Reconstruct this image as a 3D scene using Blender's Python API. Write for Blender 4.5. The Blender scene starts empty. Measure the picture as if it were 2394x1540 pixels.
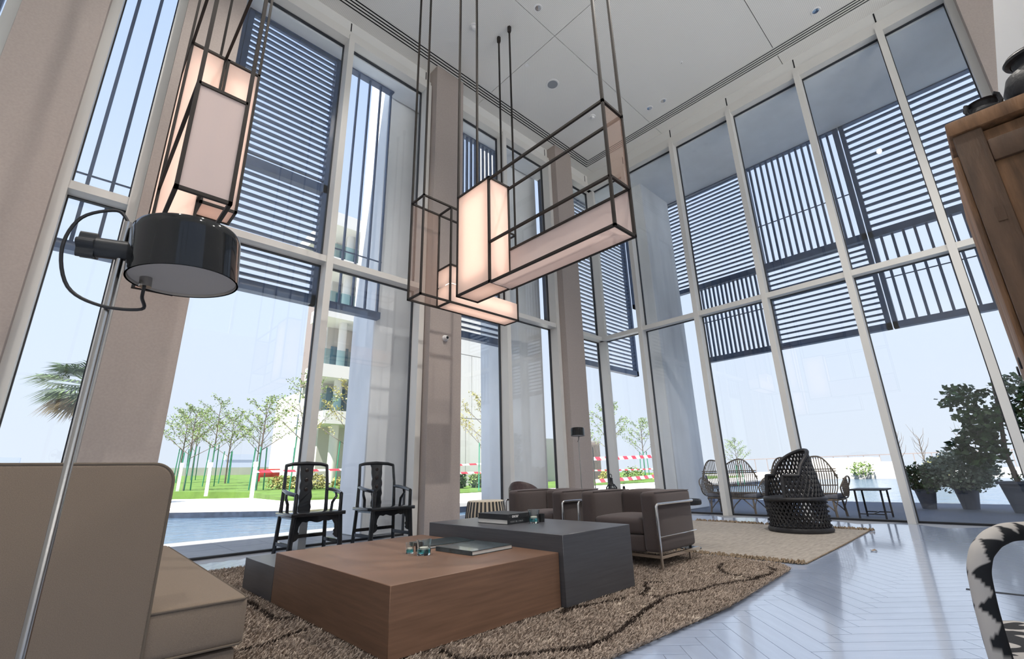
import bpy, bmesh, math, random
from mathutils import Vector, Matrix, noise
random.seed(7)
SC = bpy.context.scene
COL = SC.collection
PI = math.pi

# ---------------------------------------------------------------- camera, sky, sun, exposure
CAM_H = 0.94
def set_camera():
    y, p, r = math.radians(46.07), math.radians(17.25), math.radians(-1.463)
    f = Vector((math.cos(y)*math.cos(p), math.sin(y)*math.cos(p), math.sin(p)))
    rt = Vector((math.sin(y), -math.cos(y), 0)); up = rt.cross(f)
    r2 = rt*math.cos(r) + up*math.sin(r); u2 = -rt*math.sin(r) + up*math.cos(r)
    cd = bpy.data.cameras.new('camera'); co = bpy.data.objects.new('camera', cd); COL.objects.link(co)
    m = Matrix((r2, u2, -f)).transposed().to_4x4(); m.translation = Vector((0, 0, CAM_H)); co.matrix_world = m
    cd.sensor_fit = 'HORIZONTAL'; cd.sensor_width = 36.0; cd.lens = 1086.0/2394*36.0; cd.clip_start = 0.05; cd.clip_end = 600
    SC.camera = co
set_camera()

w = bpy.data.worlds.new('sky'); SC.world = w; w.use_nodes = True
nt = w.node_tree; nt.nodes.clear()
wo = nt.nodes.new('ShaderNodeOutputWorld'); bg = nt.nodes.new('ShaderNodeBackground')
tc = nt.nodes.new('ShaderNodeTexCoord'); sx = nt.nodes.new('ShaderNodeSeparateXYZ'); cr = nt.nodes.new('ShaderNodeValToRGB')
nt.links.new(tc.outputs['Generated'], sx.inputs[0]); nt.links.new(sx.outputs['Z'], cr.inputs['Fac'])
nt.links.new(cr.outputs['Color'], bg.inputs['Color']); nt.links.new(bg.outputs[0], wo.inputs[0])
e = cr.color_ramp.elements
e[0].position = 0.0; e[0].color = (0.555, 0.605, 0.675, 1)
e[1].position = 1.0; e[1].color = (0.31, 0.45, 0.79, 1)
m_ = cr.color_ramp.elements.new(0.35); m_.color = (0.515, 0.60, 0.745, 1)
bg.inputs['Strength'].default_value = 1.0

sd = bpy.data.lights.new('sun', 'SUN'); so = bpy.data.objects.new('sun', sd); COL.objects.link(so)
sd.energy = 10.0; sd.angle = math.radians(0.6); sd.color = (1.0, 0.95, 0.87)
so.location = (-8, -4, 20); so.rotation_euler = Vector((-0.42, -0.12, 0.89)).to_track_quat('Z', 'Y').to_euler()

SC.view_settings.view_transform = 'Standard'; SC.view_settings.look = 'None'
SC.view_settings.gamma = 1.0; SC.view_settings.use_curve_mapping = False
SC.view_settings.exposure = 0.60

# ---------------------------------------------------------------- materials
M = {}
def mat(name, col, rough=0.5, metal=0.0, var=0.0, vscale=8.0, stretch=(1, 1, 1), bump=0.0, bscale=60.0, spec=0.5, coat=0.0, trans=0.0, ior=1.45, col2=None, detail=4.0, emit=None, estr=0.0, sheen=0.0):
    m = bpy.data.materials.new(name); m.use_nodes = True; M[name] = m
    n = m.node_tree; b = n.nodes['Principled BSDF']
    b.inputs['Base Color'].default_value = (*col, 1); b.inputs['Roughness'].default_value = rough; b.inputs['Metallic'].default_value = metal
    b.inputs['Specular IOR Level'].default_value = spec; b.inputs['Coat Weight'].default_value = coat; b.inputs['Coat Roughness'].default_value = 0.05
    b.inputs['Transmission Weight'].default_value = trans; b.inputs['IOR'].default_value = ior; b.inputs['Sheen Weight'].default_value = sheen
    if emit: b.inputs['Emission Color'].default_value = (*emit, 1); b.inputs['Emission Strength'].default_value = estr
    if var or bump:
        t = n.nodes.new('ShaderNodeTexCoord'); mp = n.nodes.new('ShaderNodeMapping'); mp.inputs['Scale'].default_value = stretch
        n.links.new(t.outputs['Object'], mp.inputs[0])
    if var:
        nz = n.nodes.new('ShaderNodeTexNoise'); nz.inputs['Scale'].default_value = vscale; nz.inputs['Detail'].default_value = detail
        n.links.new(mp.outputs[0], nz.inputs['Vector'])
        rp = n.nodes.new('ShaderNodeValToRGB')
        c2 = col2 or tuple(c*(1-var) for c in col); c1 = col if col2 else tuple(min(1, c*(1+var)) for c in col)
        rp.color_ramp.elements[0].position = 0.3; rp.color_ramp.elements[1].position = 0.7
        rp.color_ramp.elements[0].color = (*c2, 1); rp.color_ramp.elements[1].color = (*c1, 1)
        n.links.new(nz.outputs['Fac'], rp.inputs[0]); n.links.new(rp.outputs[0], b.inputs['Base Color'])
    if bump:
        n2 = n.nodes.new('ShaderNodeTexNoise'); n2.inputs['Scale'].default_value = bscale; n2.inputs['Detail'].default_value = 3
        n.links.new(mp.outputs[0], n2.inputs['Vector'])
        bp = n.nodes.new('ShaderNodeBump'); bp.inputs['Strength'].default_value = bump; bp.inputs['Distance'].default_value = 0.02
        n.links.new(n2.outputs['Fac'], bp.inputs['Height']); n.links.new(bp.outputs[0], b.inputs['Normal'])
    return m

def pane_mat(name, tint=(0.975, 0.985, 0.99), ior=1.45, strength=1.0):
    m = bpy.data.materials.new(name); m.use_nodes = True; M[name] = m; n = m.node_tree; n.nodes.clear()
    o = n.nodes.new('ShaderNodeOutputMaterial'); mx = n.nodes.new('ShaderNodeMixShader'); t = n.nodes.new('ShaderNodeBsdfTransparent'); g = n.nodes.new('ShaderNodeBsdfGlossy')
    f = n.nodes.new('ShaderNodeFresnel'); ge = n.nodes.new('ShaderNodeNewGeometry'); mi = n.nodes.new('ShaderNodeMix')
    mi.inputs[2].default_value = ior; mi.inputs[3].default_value = 1/ior      # same reflectance on both faces of the sheet
    n.links.new(ge.outputs['Backfacing'], mi.inputs[0]); n.links.new(mi.outputs[0], f.inputs['IOR'])
    t.inputs['Color'].default_value = (*tint, 1); g.inputs['Roughness'].default_value = 0.0; g.inputs['Color'].default_value = (strength, strength, strength, 1)
    n.links.new(f.outputs[0], mx.inputs[0]); n.links.new(t.outputs[0], mx.inputs[1]); n.links.new(g.outputs[0], mx.inputs[2]); n.links.new(mx.outputs[0], o.inputs[0])
    return m

def film_mat(name, clear, col, trans=0.6):
    """thin frosted sheet: part clear, part light-scattering"""
    m = bpy.data.materials.new(name); m.use_nodes = True; M[name] = m; n = m.node_tree; n.nodes.clear()
    o = n.nodes.new('ShaderNodeOutputMaterial'); a = n.nodes.new('ShaderNodeMixShader'); b = n.nodes.new('ShaderNodeMixShader')
    t = n.nodes.new('ShaderNodeBsdfTransparent'); d = n.nodes.new('ShaderNodeBsdfDiffuse'); tl = n.nodes.new('ShaderNodeBsdfTranslucent')
    for s in (d, tl): s.inputs['Color'].default_value = (*col, 1)
    t.inputs['Color'].default_value = (0.96, 0.93, 0.91, 1)
    a.inputs[0].default_value = trans; b.inputs[0].default_value = clear
    n.links.new(d.outputs[0], a.inputs[1]); n.links.new(tl.outputs[0], a.inputs[2]); n.links.new(a.outputs[0], b.inputs[1]); n.links.new(t.outputs[0], b.inputs[2]); n.links.new(b.outputs[0], o.inputs[0])
    return m

# building
mat('frame_paint', (0.66, 0.65, 0.62), 0.4)
mat('gasket', (0.035, 0.037, 0.042), 0.6)
pane_mat('glass_pane')
mat('beam_white', (0.70, 0.70, 0.68), 0.6)
mat('column_tan', (0.38, 0.328, 0.30), 0.75, var=0.05, vscale=40, bump=0.05, bscale=200)
mat('wall_white', (0.66, 0.66, 0.66), 0.7)
mat('concrete', (0.88, 0.885, 0.89), 0.8, var=0.10, vscale=1.2, stretch=(1, 1, .5))
mat('soffit', (0.80, 0.82, 0.85), 0.8, var=0.04, vscale=3)
mat('louvre', (0.060, 0.095, 0.175), 0.45, var=0.15, vscale=6)
mat('ceiling', (0.62, 0.62, 0.60), 0.8)
mat('slot_black', (0.01, 0.01, 0.012), 0.7)
mat('floor_base', (0.30, 0.31, 0.33), 0.5)
mat('metal_white', (0.75, 0.75, 0.75), 0.35)
mat('deck_dark', (0.105, 0.125, 0.17), 0.7, var=0.15, vscale=3, stretch=(1, .1, 1), bump=.1)
mat('deck_tile', (0.26, 0.26, 0.265), 0.6, var=0.06, vscale=4)
mat('paving', (0.80, 0.77, 0.73), 0.8, var=0.04, vscale=1.5)
mat('pool_wall', (0.05, 0.065, 0.10), 0.5, var=.3, vscale=5)
mat('lawn', (0.075, 0.145, 0.022), 0.9, var=0.25, vscale=1.2, bump=.5, bscale=30)
mat('soil', (0.30, 0.25, 0.19), 0.95, var=0.15, vscale=3)
# furniture
mat('sofa_fabric', (0.205, 0.160, 0.122), 0.9, var=0.16, vscale=420, bump=0.25, bscale=600, spec=.2, sheen=.05)
mat('piping', (0.13, 0.105, 0.082), 0.9, spec=.2)
mat('lounge_fabric', (0.095, 0.076, 0.074), 0.92, var=0.22, vscale=380, bump=0.25, bscale=450, spec=.2, sheen=.2)
mat('chrome', (0.78, 0.77, 0.76), 0.12, 1.0)
mat('steel', (0.40, 0.385, 0.365), 0.22, 1.0)
mat('gloss_black', (0.012, 0.013, 0.014), 0.07, spec=.35, coat=.15)
mat('black_plastic', (0.02, 0.022, 0.025), 0.4)
mat('shade_inner', (0.36, 0.33, 0.30), 0.7)
mat('cable', (0.015, 0.015, 0.017), 0.5)
mat('bronze_bar', (0.028, 0.023, 0.020), 0.6, spec=.25)
mat('speaker_grille', (0.26, 0.28, 0.31), 0.7)
film_mat('film_clear', 0.70, (0.50, 0.37, 0.31), .5)
film_mat('film_frost', 0.14, (0.80, 0.70, 0.67), .5)
film_mat('film_lit', 0.02, (0.88, 0.80, 0.76), .7)
mat('tube_glow', (1, .9, .8), .5, emit=(1.0, 0.83, 0.73), estr=1.25)
mat('veneer_brown', (0.20, 0.115, 0.075), 0.42, var=0.16, vscale=5, stretch=(.5, .5, 9), detail=6, spec=.4)
mat('veneer_grey', (0.075, 0.077, 0.086), 0.36, var=0.14, vscale=6, stretch=(.5, .5, 9), detail=6, spec=.5)
mat('lacquer', (0.012, 0.014, 0.017), 0.16, coat=.5, var=.3, vscale=9)
mat('lacquer_motif', (0.022, 0.014, 0.012), 0.35)
mat('leather', (0.075, 0.050, 0.050), 0.4, var=.2, vscale=20, bump=.2, bscale=120)
mat('stripe_dark', (0.03, 0.032, 0.035), 0.5)
mat('stripe_cream', (0.66, 0.58, 0.45), 0.5)
mat('dark_wood', (0.022, 0.022, 0.025), 0.5, var=.35, vscale=15, bump=.2)
mat('rattan', (0.20, 0.155, 0.115), 0.55, var=.25, vscale=12)
mat('cushion_grey', (0.20, 0.20, 0.23), 0.9)
mat('old_wood', (0.21, 0.110, 0.052), 0.6, var=0.55, vscale=4, stretch=(4, 4, .6), bump=.25, bscale=25, detail=7)
mat('old_wood_dark', (0.095, 0.055, 0.032), 0.65, var=0.4, vscale=5, stretch=(3, 3, .6), bump=.2, bscale=25)
mat('black_clay', (0.016, 0.017, 0.020), 0.5, var=.3, vscale=12, bump=.3, bscale=20)
mat('iron', (0.03, 0.03, 0.032), 0.5, 0.4)
mat('paper_white', (0.72, 0.71, 0.68), 0.8)
mat('cover_dark', (0.025, 0.027, 0.030), 0.45)
mat('cover_slate', (0.060, 0.085, 0.095), 0.22, var=.5, vscale=9, coat=.4)
mat('cover_teal', (0.035, 0.08, 0.085), 0.25, var=.9, vscale=14, coat=.4, col2=(.015, .02, .025))
mat('text_white', (0.8, 0.8, 0.8), 0.6)
mat('text_grey', (0.35, 0.36, 0.37), 0.6)
mat('tumbler', (0.90, 0.98, 0.99), 0.0, trans=1.0, ior=1.45)
mat('tumbler_blue', (0.10, 0.68, 0.76), 0.0, trans=1.0, ior=1.4)
mat('wax', (0.8, 0.76, 0.66), 0.6)
mat('rug_base', (0.20, 0.155, 0.12), 0.95)
mat('kilim', (0.40, 0.36, 0.315), 0.95, var=0.18, vscale=10, stretch=(.6, 3, 1), bump=.5, bscale=160)
mat('fringe', (0.23, 0.175, 0.12), 0.95, var=.4, vscale=40)
mat('bark', (0.13, 0.105, 0.085), 0.9, var=.2, vscale=14)
mat('palm_trunk', (0.20, 0.11, 0.07), 0.9, var=.35, vscale=18, bump=.6, bscale=40)
mat('stake', (0.03, 0.22, 0.13), 0.6)
mat('leaf_light', (0.15, 0.22, 0.06), 0.6, var=.3, vscale=3)
mat('leaf_yellow', (0.30, 0.28, 0.08), 0.6, var=.3, vscale=5)
mat('leaf_dark', (0.05, 0.105, 0.035), 0.45, var=.4, vscale=6)
mat('leaf_grey', (0.22, 0.28, 0.21), 0.6, var=.4, vscale=8)
mat('leaf_palm', (0.09, 0.14, 0.06), 0.55, var=.4, vscale=4)
mat('leaf_dry', (0.24, 0.19, 0.11), 0.7, var=.3, vscale=4)
mat('pot_grey', (0.085, 0.10, 0.135), 0.5)
mat('bldg_white', (0.60, 0.585, 0.56), 0.8)
mat('bldg_wall', (0.46, 0.445, 0.42), 0.85, var=.05, vscale=.5)
mat('bldg_louvre', (0.24, 0.20, 0.19), 0.7)
mat('bldg_glass', (0.09, 0.17, 0.22), 0.08, coat=.5)
pane_mat('rail_glass', (0.72, 0.85, 0.86), 1.4)
mat('red_plastic', (0.62, 0.05, 0.05), 0.5)
mat('leaf_fallen', (0.36, 0.27, 0.20), 0.8)
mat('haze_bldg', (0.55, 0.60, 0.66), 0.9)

def herring_mat():
    m = mat('floor_plank', (0.41, 0.49, 0.65), 0.13, var=0.05, vscale=2.2, stretch=(1, 8, 1), spec=.6, coat=.35)
    return m
herring_mat()

def ceiling_mat():
    m = M['ceiling']; n = m.node_tree; b = n.nodes['Principled BSDF']
    t = n.nodes.new('ShaderNodeTexCoord'); wv = n.nodes.new('ShaderNodeTexWave'); wv.bands_direction = 'X'; wv.inputs['Scale'].default_value = 11.0
    w2 = n.nodes.new('ShaderNodeTexWave'); w2.bands_direction = 'Y'; w2.inputs['Scale'].default_value = 11.0
    mu = n.nodes.new('ShaderNodeMath'); mu.operation = 'MULTIPLY'; rp = n.nodes.new('ShaderNodeValToRGB')
    rp.color_ramp.elements[0].color = (0.76, 0.755, 0.73, 1); rp.color_ramp.elements[1].color = (0.56, 0.555, 0.54, 1)
    rp.color_ramp.elements[0].position = .35; rp.color_ramp.elements[1].position = .8
    n.links.new(t.outputs['Object'], wv.inputs['Vector']); n.links.new(t.outputs['Object'], w2.inputs['Vector'])
    n.links.new(wv.outputs['Fac'], mu.inputs[0]); n.links.new(w2.outputs['Fac'], mu.inputs[1]); n.links.new(mu.outputs[0], rp.inputs[0]); n.links.new(rp.outputs[0], b.inputs['Base Color'])
ceiling_mat()

def water_mat():
    m = mat('water', (0.075, 0.125, 0.19), 0.12, spec=.4); n = m.node_tree; b = n.nodes['Principled BSDF']
    t = n.nodes.new('ShaderNodeTexCoord'); nz = n.nodes.new('ShaderNodeTexNoise'); nz.inputs['Scale'].default_value = 2.4; nz.inputs['Detail'].default_value = 6
    bp = n.nodes.new('ShaderNodeBump'); bp.inputs['Strength'].default_value = .8; bp.inputs['Distance'].default_value = .16
    n.links.new(t.outputs['Object'], nz.inputs['Vector']); n.links.new(nz.outputs['Fac'], bp.inputs['Height']); n.links.new(bp.outputs[0], b.inputs['Normal'])
water_mat()

def stripes_mat(name, c1, c2, scale, axis='X'):
    m = mat(name, c1, .6); n = m.node_tree; b = n.nodes['Principled BSDF']
    t = n.nodes.new('ShaderNodeTexCoord'); wv = n.nodes.new('ShaderNodeTexWave'); wv.bands_direction = axis; wv.inputs['Scale'].default_value = scale
    rp = n.nodes.new('ShaderNodeValToRGB'); rp.color_ramp.interpolation = 'CONSTANT'; rp.color_ramp.elements[1].position = .5
    rp.color_ramp.elements[0].color = (*c1, 1); rp.color_ramp.elements[1].color = (*c2, 1)
    n.links.new(t.outputs['Object'], wv.inputs['Vector']); n.links.new(wv.outputs['Fac'], rp.inputs[0]); n.links.new(rp.outputs[0], b.inputs['Base Color'])
stripes_mat('tape', (0.80, 0.06, 0.10), (0.85, 0.85, 0.85), 0.75, 'DIAGONAL')

def zebra_mat():
    m = mat('zebra', (0.6, 0.6, 0.6), .9, bump=.4, bscale=300); n = m.node_tree; b = n.nodes['Principled BSDF']
    t = n.nodes.new('ShaderNodeTexCoord'); nz = n.nodes.new('ShaderNodeTexNoise'); nz.inputs['Scale'].default_value = 9; nz.inputs['Detail'].default_value = .5; nz.inputs['Distortion'].default_value = 1.4
    rp = n.nodes.new('ShaderNodeValToRGB'); rp.color_ramp.elements[0].position = .49; rp.color_ramp.elements[1].position = .51
    rp.color_ramp.elements[0].color = (.03, .032, .036, 1); rp.color_ramp.elements[1].color = (.50, .48, .46, 1)
    n.links.new(t.outputs['Object'], nz.inputs['Vector']); n.links.new(nz.outputs['Fac'], rp.inputs[0]); n.links.new(rp.outputs[0], b.inputs['Base Color'])
zebra_mat()

def attr_mat(name, rough=.95):
    m = mat(name, (.3, .3, .3), rough, spec=.15); n = m.node_tree; a = n.nodes.new('ShaderNodeAttribute'); a.attribute_name = 'tone'
    n.links.new(a.outputs['Color'], n.nodes['Principled BSDF'].inputs['Base Color'])
attr_mat('rug_pile'); attr_mat('band_fabric')

# ---------------------------------------------------------------- mesh helpers
class MB:
    def __init__(s): s.v = []; s.f = []
    def add(s, vs, fs):
        o = len(s.v); s.v.extend([tuple(p) for p in vs]); s.f.extend([tuple(i+o for i in f) for f in fs]); return s
    def box(s, x0, x1, y0, y1, z0, z1):
        return s.add([(x0,y0,z0),(x1,y0,z0),(x1,y1,z0),(x0,y1,z0),(x0,y0,z1),(x1,y0,z1),(x1,y1,z1),(x0,y1,z1)],
                     [(0,3,2,1),(4,5,6,7),(0,1,5,4),(1,2,6,5),(2,3,7,6),(3,0,4,7)])
    def bar(s, p, q, w, h=None, up=(0,0,1)):
        p, q = Vector(p), Vector(q); h = h or w; d = (q-p).normalized(); u = Vector(up)
        if abs(d.dot(u)) > .99: u = Vector((1,0,0))
        a = d.cross(u).normalized(); b = a.cross(d).normalized(); a *= w/2; b *= h/2
        vs = [p-a-b, p+a-b, p+a+b, p-a+b, q-a-b, q+a-b, q+a+b, q-a+b]
        return s.add(vs, [(0,3,2,1),(4,5,6,7),(0,1,5,4),(1,2,6,5),(2,3,7,6),(3,0,4,7)])
    def tube(s, pts, r, n=8, closed=False, cap=True):
        pts = [Vector(p) for p in pts]; k = len(pts); rr = r if isinstance(r, (list, tuple)) else [r]*k
        rings = []; prev = None
        for i, p in enumerate(pts):
            a = pts[(i-1) % k] if (closed or i > 0) else p; b = pts[(i+1) % k] if (closed or i < k-1) else p
            t = (b-a).normalized()
            if prev is None:
                u = Vector((0,0,1)) if abs(t.z) < .9 else Vector((1,0,0)); u = (u - t*u.dot(t)).normalized()
            else:
                u = (prev - t*prev.dot(t)); u = u.normalized() if u.length > 1e-6 else Vector((1,0,0))
            prev = u; v = t.cross(u)
            rings.append([p + (u*math.cos(2*PI*j/n) + v*math.sin(2*PI*j/n))*rr[i] for j in range(n)])
        vs = [q for R in rings for q in R]; fs = []
        for i in range(k if closed else k-1):
            i2 = (i+1) % k
            for j in range(n): fs.append((i*n+j, i*n+(j+1) % n, i2*n+(j+1) % n, i2*n+j))
        if cap and not closed: fs.append(tuple(range(n-1, -1, -1))); fs.append(tuple((k-1)*n+j for j in range(n)))
        return s.add(vs, fs)
    def cyl(s, p, q, r, n=16, r2=None): return s.tube([p, q], [r, r if r2 is None else r2], n)
    def lathe(s, prof, n=24, c=(0,0,0), cap=True):
        vs = []; fs = []; k = len(prof)
        for r, z in prof:
            for j in range(n): vs.append((c[0]+r*math.cos(2*PI*j/n), c[1]+r*math.sin(2*PI*j/n), c[2]+z))
        for i in range(k-1):
            for j in range(n): fs.append((i*n+j, i*n+(j+1) % n, (i+1)*n+(j+1) % n, (i+1)*n+j))
        if cap:
            if prof[0][0] > 1e-4: fs.append(tuple(range(n-1, -1, -1)))
            if prof[-1][0] > 1e-4: fs.append(tuple((k-1)*n+j for j in range(n)))
        return s.add(vs, fs)
    def prism(s, poly, z0, z1, fn=None):
        """poly (2d) extruded; fn maps (a,b,h)->xyz"""
        fn = fn or (lambda a, b, h: (a, b, h)); k = len(poly)
        vs = [fn(a, b, z0) for a, b in poly] + [fn(a, b, z1) for a, b in poly]
        fs = [tuple(range(k-1, -1, -1)), tuple(range(k, 2*k))] + [(i, (i+1) % k, k+(i+1) % k, k+i) for i in range(k)]
        return s.add(vs, fs)
    def build(s, name, m, parent=None, smooth=False, angle=40, bevel=0, seg=2, fix=False):
        me = bpy.data.meshes.new(name); me.from_pydata(s.v, [], s.f)
        if bevel or fix:
            bm = bmesh.new(); bm.from_mesh(me)
            bmesh.ops.recalc_face_normals(bm, faces=bm.faces)
            if bevel:
                es = [e_ for e_ in bm.edges if len(e_.link_faces) == 2 and e_.calc_face_angle(0) > .6]
                bmesh.ops.bevel(bm, geom=es, offset=bevel, segments=seg, profile=.5, affect='EDGES', clamp_overlap=True)
            bm.to_mesh(me); bm.free()
        me.materials.append(M[m] if isinstance(m, str) else m)
        if smooth or bevel:
            me.polygons.foreach_set('use_smooth', [True]*len(me.polygons)); me.set_sharp_from_angle(angle=math.radians(angle))
        me.update()
        return link(name, me, parent)
def link(name, me, parent=None):
    o = bpy.data.objects.new(name, me); COL.objects.link(o)
    if parent is not None: o.parent = parent
    return o
def tag(o, label=None, cat=None, group=None, kind=None):
    if label: o['label'] = label
    if cat: o['category'] = cat
    if group: o['group'] = group
    if kind: o['kind'] = kind
    return o
def thing(name, label, cat, loc=(0,0,0), rz=0.0, group=None):
    o = bpy.data.objects.new(name, None); COL.objects.link(o); o.empty_display_size = .1
    o.location = loc; o.rotation_euler = (0, 0, rz); return tag(o, label, cat, group)
def struct(name, label=None):
    o = bpy.data.objects.new(name, None); COL.objects.link(o); return tag(o, label, None, None, 'structure')
def copy_tree(o, parent=None):
    c = o.copy(); COL.objects.link(c); c.parent = parent
    for ch in list(o.children): copy_tree(ch, c)
    return c
def box(x0, x1, y0, y1, z0, z1): return MB().box(x0, x1, y0, y1, z0, z1)
def cushion(sx, sy, sz, r=.05, puff=.0, seg=3, sub=6, c=(0,0,0)):
    """soft rounded block centred at c, crowned on top"""
    bm = bmesh.new(); bmesh.ops.create_cube(bm, size=1.0)
    bmesh.ops.scale(bm, vec=(sx, sy, sz), verts=bm.verts)
    bmesh.ops.bevel(bm, geom=list(bm.edges), offset=r, segments=seg, profile=.6, affect='EDGES')
    bmesh.ops.subdivide_edges(bm, edges=[e_ for e_ in bm.edges if e_.calc_length() > min(sx, sy)*.5], cuts=sub, use_grid_fill=True)
    for v in bm.verts:
        x, y, z = v.co.x/(sx/2), v.co.y/(sy/2), v.co.z/(sz/2)
        f = max(0, 1-x*x)*max(0, 1-y*y); v.co.z += puff*f*(1 if z > 0 else -.3)
        g = max(0, 1-z*z)
        v.co.x += .35*puff*x*g*max(0, 1-y*y); v.co.y += .35*puff*y*g*max(0, 1-x*x)
        v.co += Vector(c)
    b = MB(); b.v = [tuple(v.co) for v in bm.verts]; bm.verts.index_update(); b.f = [tuple(v.index for v in f.verts) for f in bm.faces]; bm.free()
    return b
def frange(a, b, step):
    n = int(math.floor((b-a)/step+1e-6)); return [a+i*step for i in range(n+1)]
# ---------------------------------------------------------------- room shell
YL, XR = 7.35, 10.5           # inner faces of the two glass walls
ZT, ZH, ZC = 4.44, 9.2, 9.75  # transom, head of glazing, ceiling
X0, Y0 = -5.0, -7.0           # far ends of the room behind the camera

# floor: base slab with herringbone planks standing a little proud of their joints
floor = box(X0, XR+.05, Y0, YL+.05, -.14, -.003).build('floor', 'floor_base'); tag(floor, 'glossy pale herringbone plank floor', None, None, 'structure')
W_, L_ = .13, .78
def planks():
    g = .0016
    def local(a): # u,v -> x,y (turned 45 degrees to the walls)
        return ((a[0]+a[1])*.70711+2.0, (a[0]-a[1])*.70711+1.0)
    pm = box(g, L_-g, g, W_-g, -.0029, 0).build('plank', 'floor_plank', floor); base = pm.data
    bpy.data.objects.remove(pm)
    ks = []
    for i in range(-110, 111):
        for j in range(-16, 17):
            ou, ov = i*W_+j*L_, i*W_-j*L_
            for kind in (0, 1):
                a = (ou, ov) if kind == 0 else (ou+L_, ov+W_-L_)
                cx, cy = (a[0]+L_/2, a[1]+W_/2) if kind == 0 else (a[0]+W_/2, a[1]+L_/2)
                x, y = local((cx, cy))
                if -.6 < x < XR-.3 and -2.2 < y < YL-.28: ks.append((x, y, kind, a))
    def seen(x, y):
        hid = (1.0 < x < 5.4 and 1.85 < y < 6.2) or (5.75 < x < 8.9 and 1.85 < y < 4.5) or y > x*1.55+1.2 or y < .06*x-.55 or x < .9
        return (1 if hid else 0, x*x+y*y)
    ks.sort(key=lambda k: seen(k[0], k[1]))
    s = .70711
    rest = MB()
    for n, (x, y, kind, a) in enumerate(ks):
        # local plank frame: along u or along v
        if kind == 0: ax, ay = (s, s), (s, -s); org = local(a)
        else: ax, ay = (s, -s), (s, s); org = local(a)
        if n < 300:
            o = link('plank', base, floor)
            m = Matrix(((ax[0], ay[0], 0, org[0]), (ax[1], ay[1], 0, org[1]), (0, 0, -1, -.0029), (0, 0, 0, 1)))
            o.matrix_local = m
        else:
            p = lambda u, v: (org[0]+ax[0]*u+ay[0]*v, org[1]+ax[1]*u+ay[1]*v, 0)
            q = [p(g, g), p(g, W_-g), p(L_-g, W_-g), p(L_-g, g)]
            rest.add(q+[(a_, b_, -.0029) for a_, b_, _ in q], [(0,1,2,3),(4,7,6,5),(0,4,5,1),(1,5,6,2),(2,6,7,3),(3,7,4,0)])
    tag(rest.build('plank_field', 'floor_plank', floor), kind='stuff')
planks()

# ceiling panels with open joints, black slot diffuser, roof slab over everything
ceiling = box(X0, XR+.3, Y0, YL+.3, ZC+.02, ZC+.5).build('ceiling', 'slot_black'); tag(ceiling, 'white perforated panel ceiling', None, None, 'structure')
SLX, SLY, SW = 9.80, 6.75, .26      # inner corner of the slot and its width
g = .006
xs = [X0, -1.5, 2.1, 6.0, SLX]; ys = [Y0, -4.45, -1.4, 1.65, 4.70, SLY]
for i in range(len(xs)-1):
    for j in range(len(ys)-1):
        box(xs[i]+g, xs[i+1]-g, ys[j]+g, ys[j+1]-g, ZC, ZC+.03).build('panel', 'ceiling', ceiling)
for a, b in ((X0, 1.2), (1.2, 6.0), (6.0, XR+.3)): box(a+g, b-g, SLY+SW, YL+.3, ZC, ZC+.03).build('panel', 'ceiling', ceiling)
for a, b in ((Y0, -1.4), (-1.4, 1.65), (1.65, 4.7), (4.7, SLY+SW-.0)): box(SLX+SW, XR+.3, a+g, b-g, ZC, ZC+.03).build('panel', 'ceiling', ceiling)
for k in range(5):
    o = -.016+k*.066; m = MB()
    m.add([(X0, SLY+o, ZC-.004), (SLX+o, SLY+o, ZC-.004), (SLX+o, Y0, ZC-.004), (SLX+o+.030, Y0, ZC-.004), (SLX+o+.030, SLY+o+.030, ZC-.004), (X0, SLY+o+.030, ZC-.004)], [(0,1,4,5),(1,2,3,4)])
    top = [(x, y, z+.010) for x, y, z in m.v]
    m.add(top, []); n0 = 6
    m.f += [(0,6,7,1),(1,7,8,2),(3,9,10,4),(4,10,11,5),(6,11,10,7),(7,10,9,8)]
    m.build('slot_blade', 'beam_white', ceiling, fix=True)
roof = box(X0-.4, XR+2.8, Y0-.4, YL+.62, ZC+.45, ZC+1.2).build('roof_slab', 'concrete'); tag(roof, 'pale concrete roof slab over the lounge', 'roof', None, 'structure')

# solid walls behind the camera and at the far right end
tag(box(X0-.2, X0, Y0, YL, 0, ZC).build('wall_back', 'wall_white'), kind='structure')
tag(box(X0, XR+.2, Y0-.2, Y0, ZH+.1, ZC).build('wall_right', 'wall_white'), kind='structure')
tag(box(XR, XR+.25, Y0, -1.75, 0, ZC).build('wall_far', 'wall_white'), kind='structure')
tag(box(1.2, 8.3, -1.0, -.85, 0, 5.22).build('wall_partition', 'wall_white'), 'white partition wall behind the tall wooden cabinet', None, None, 'structure')

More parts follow.
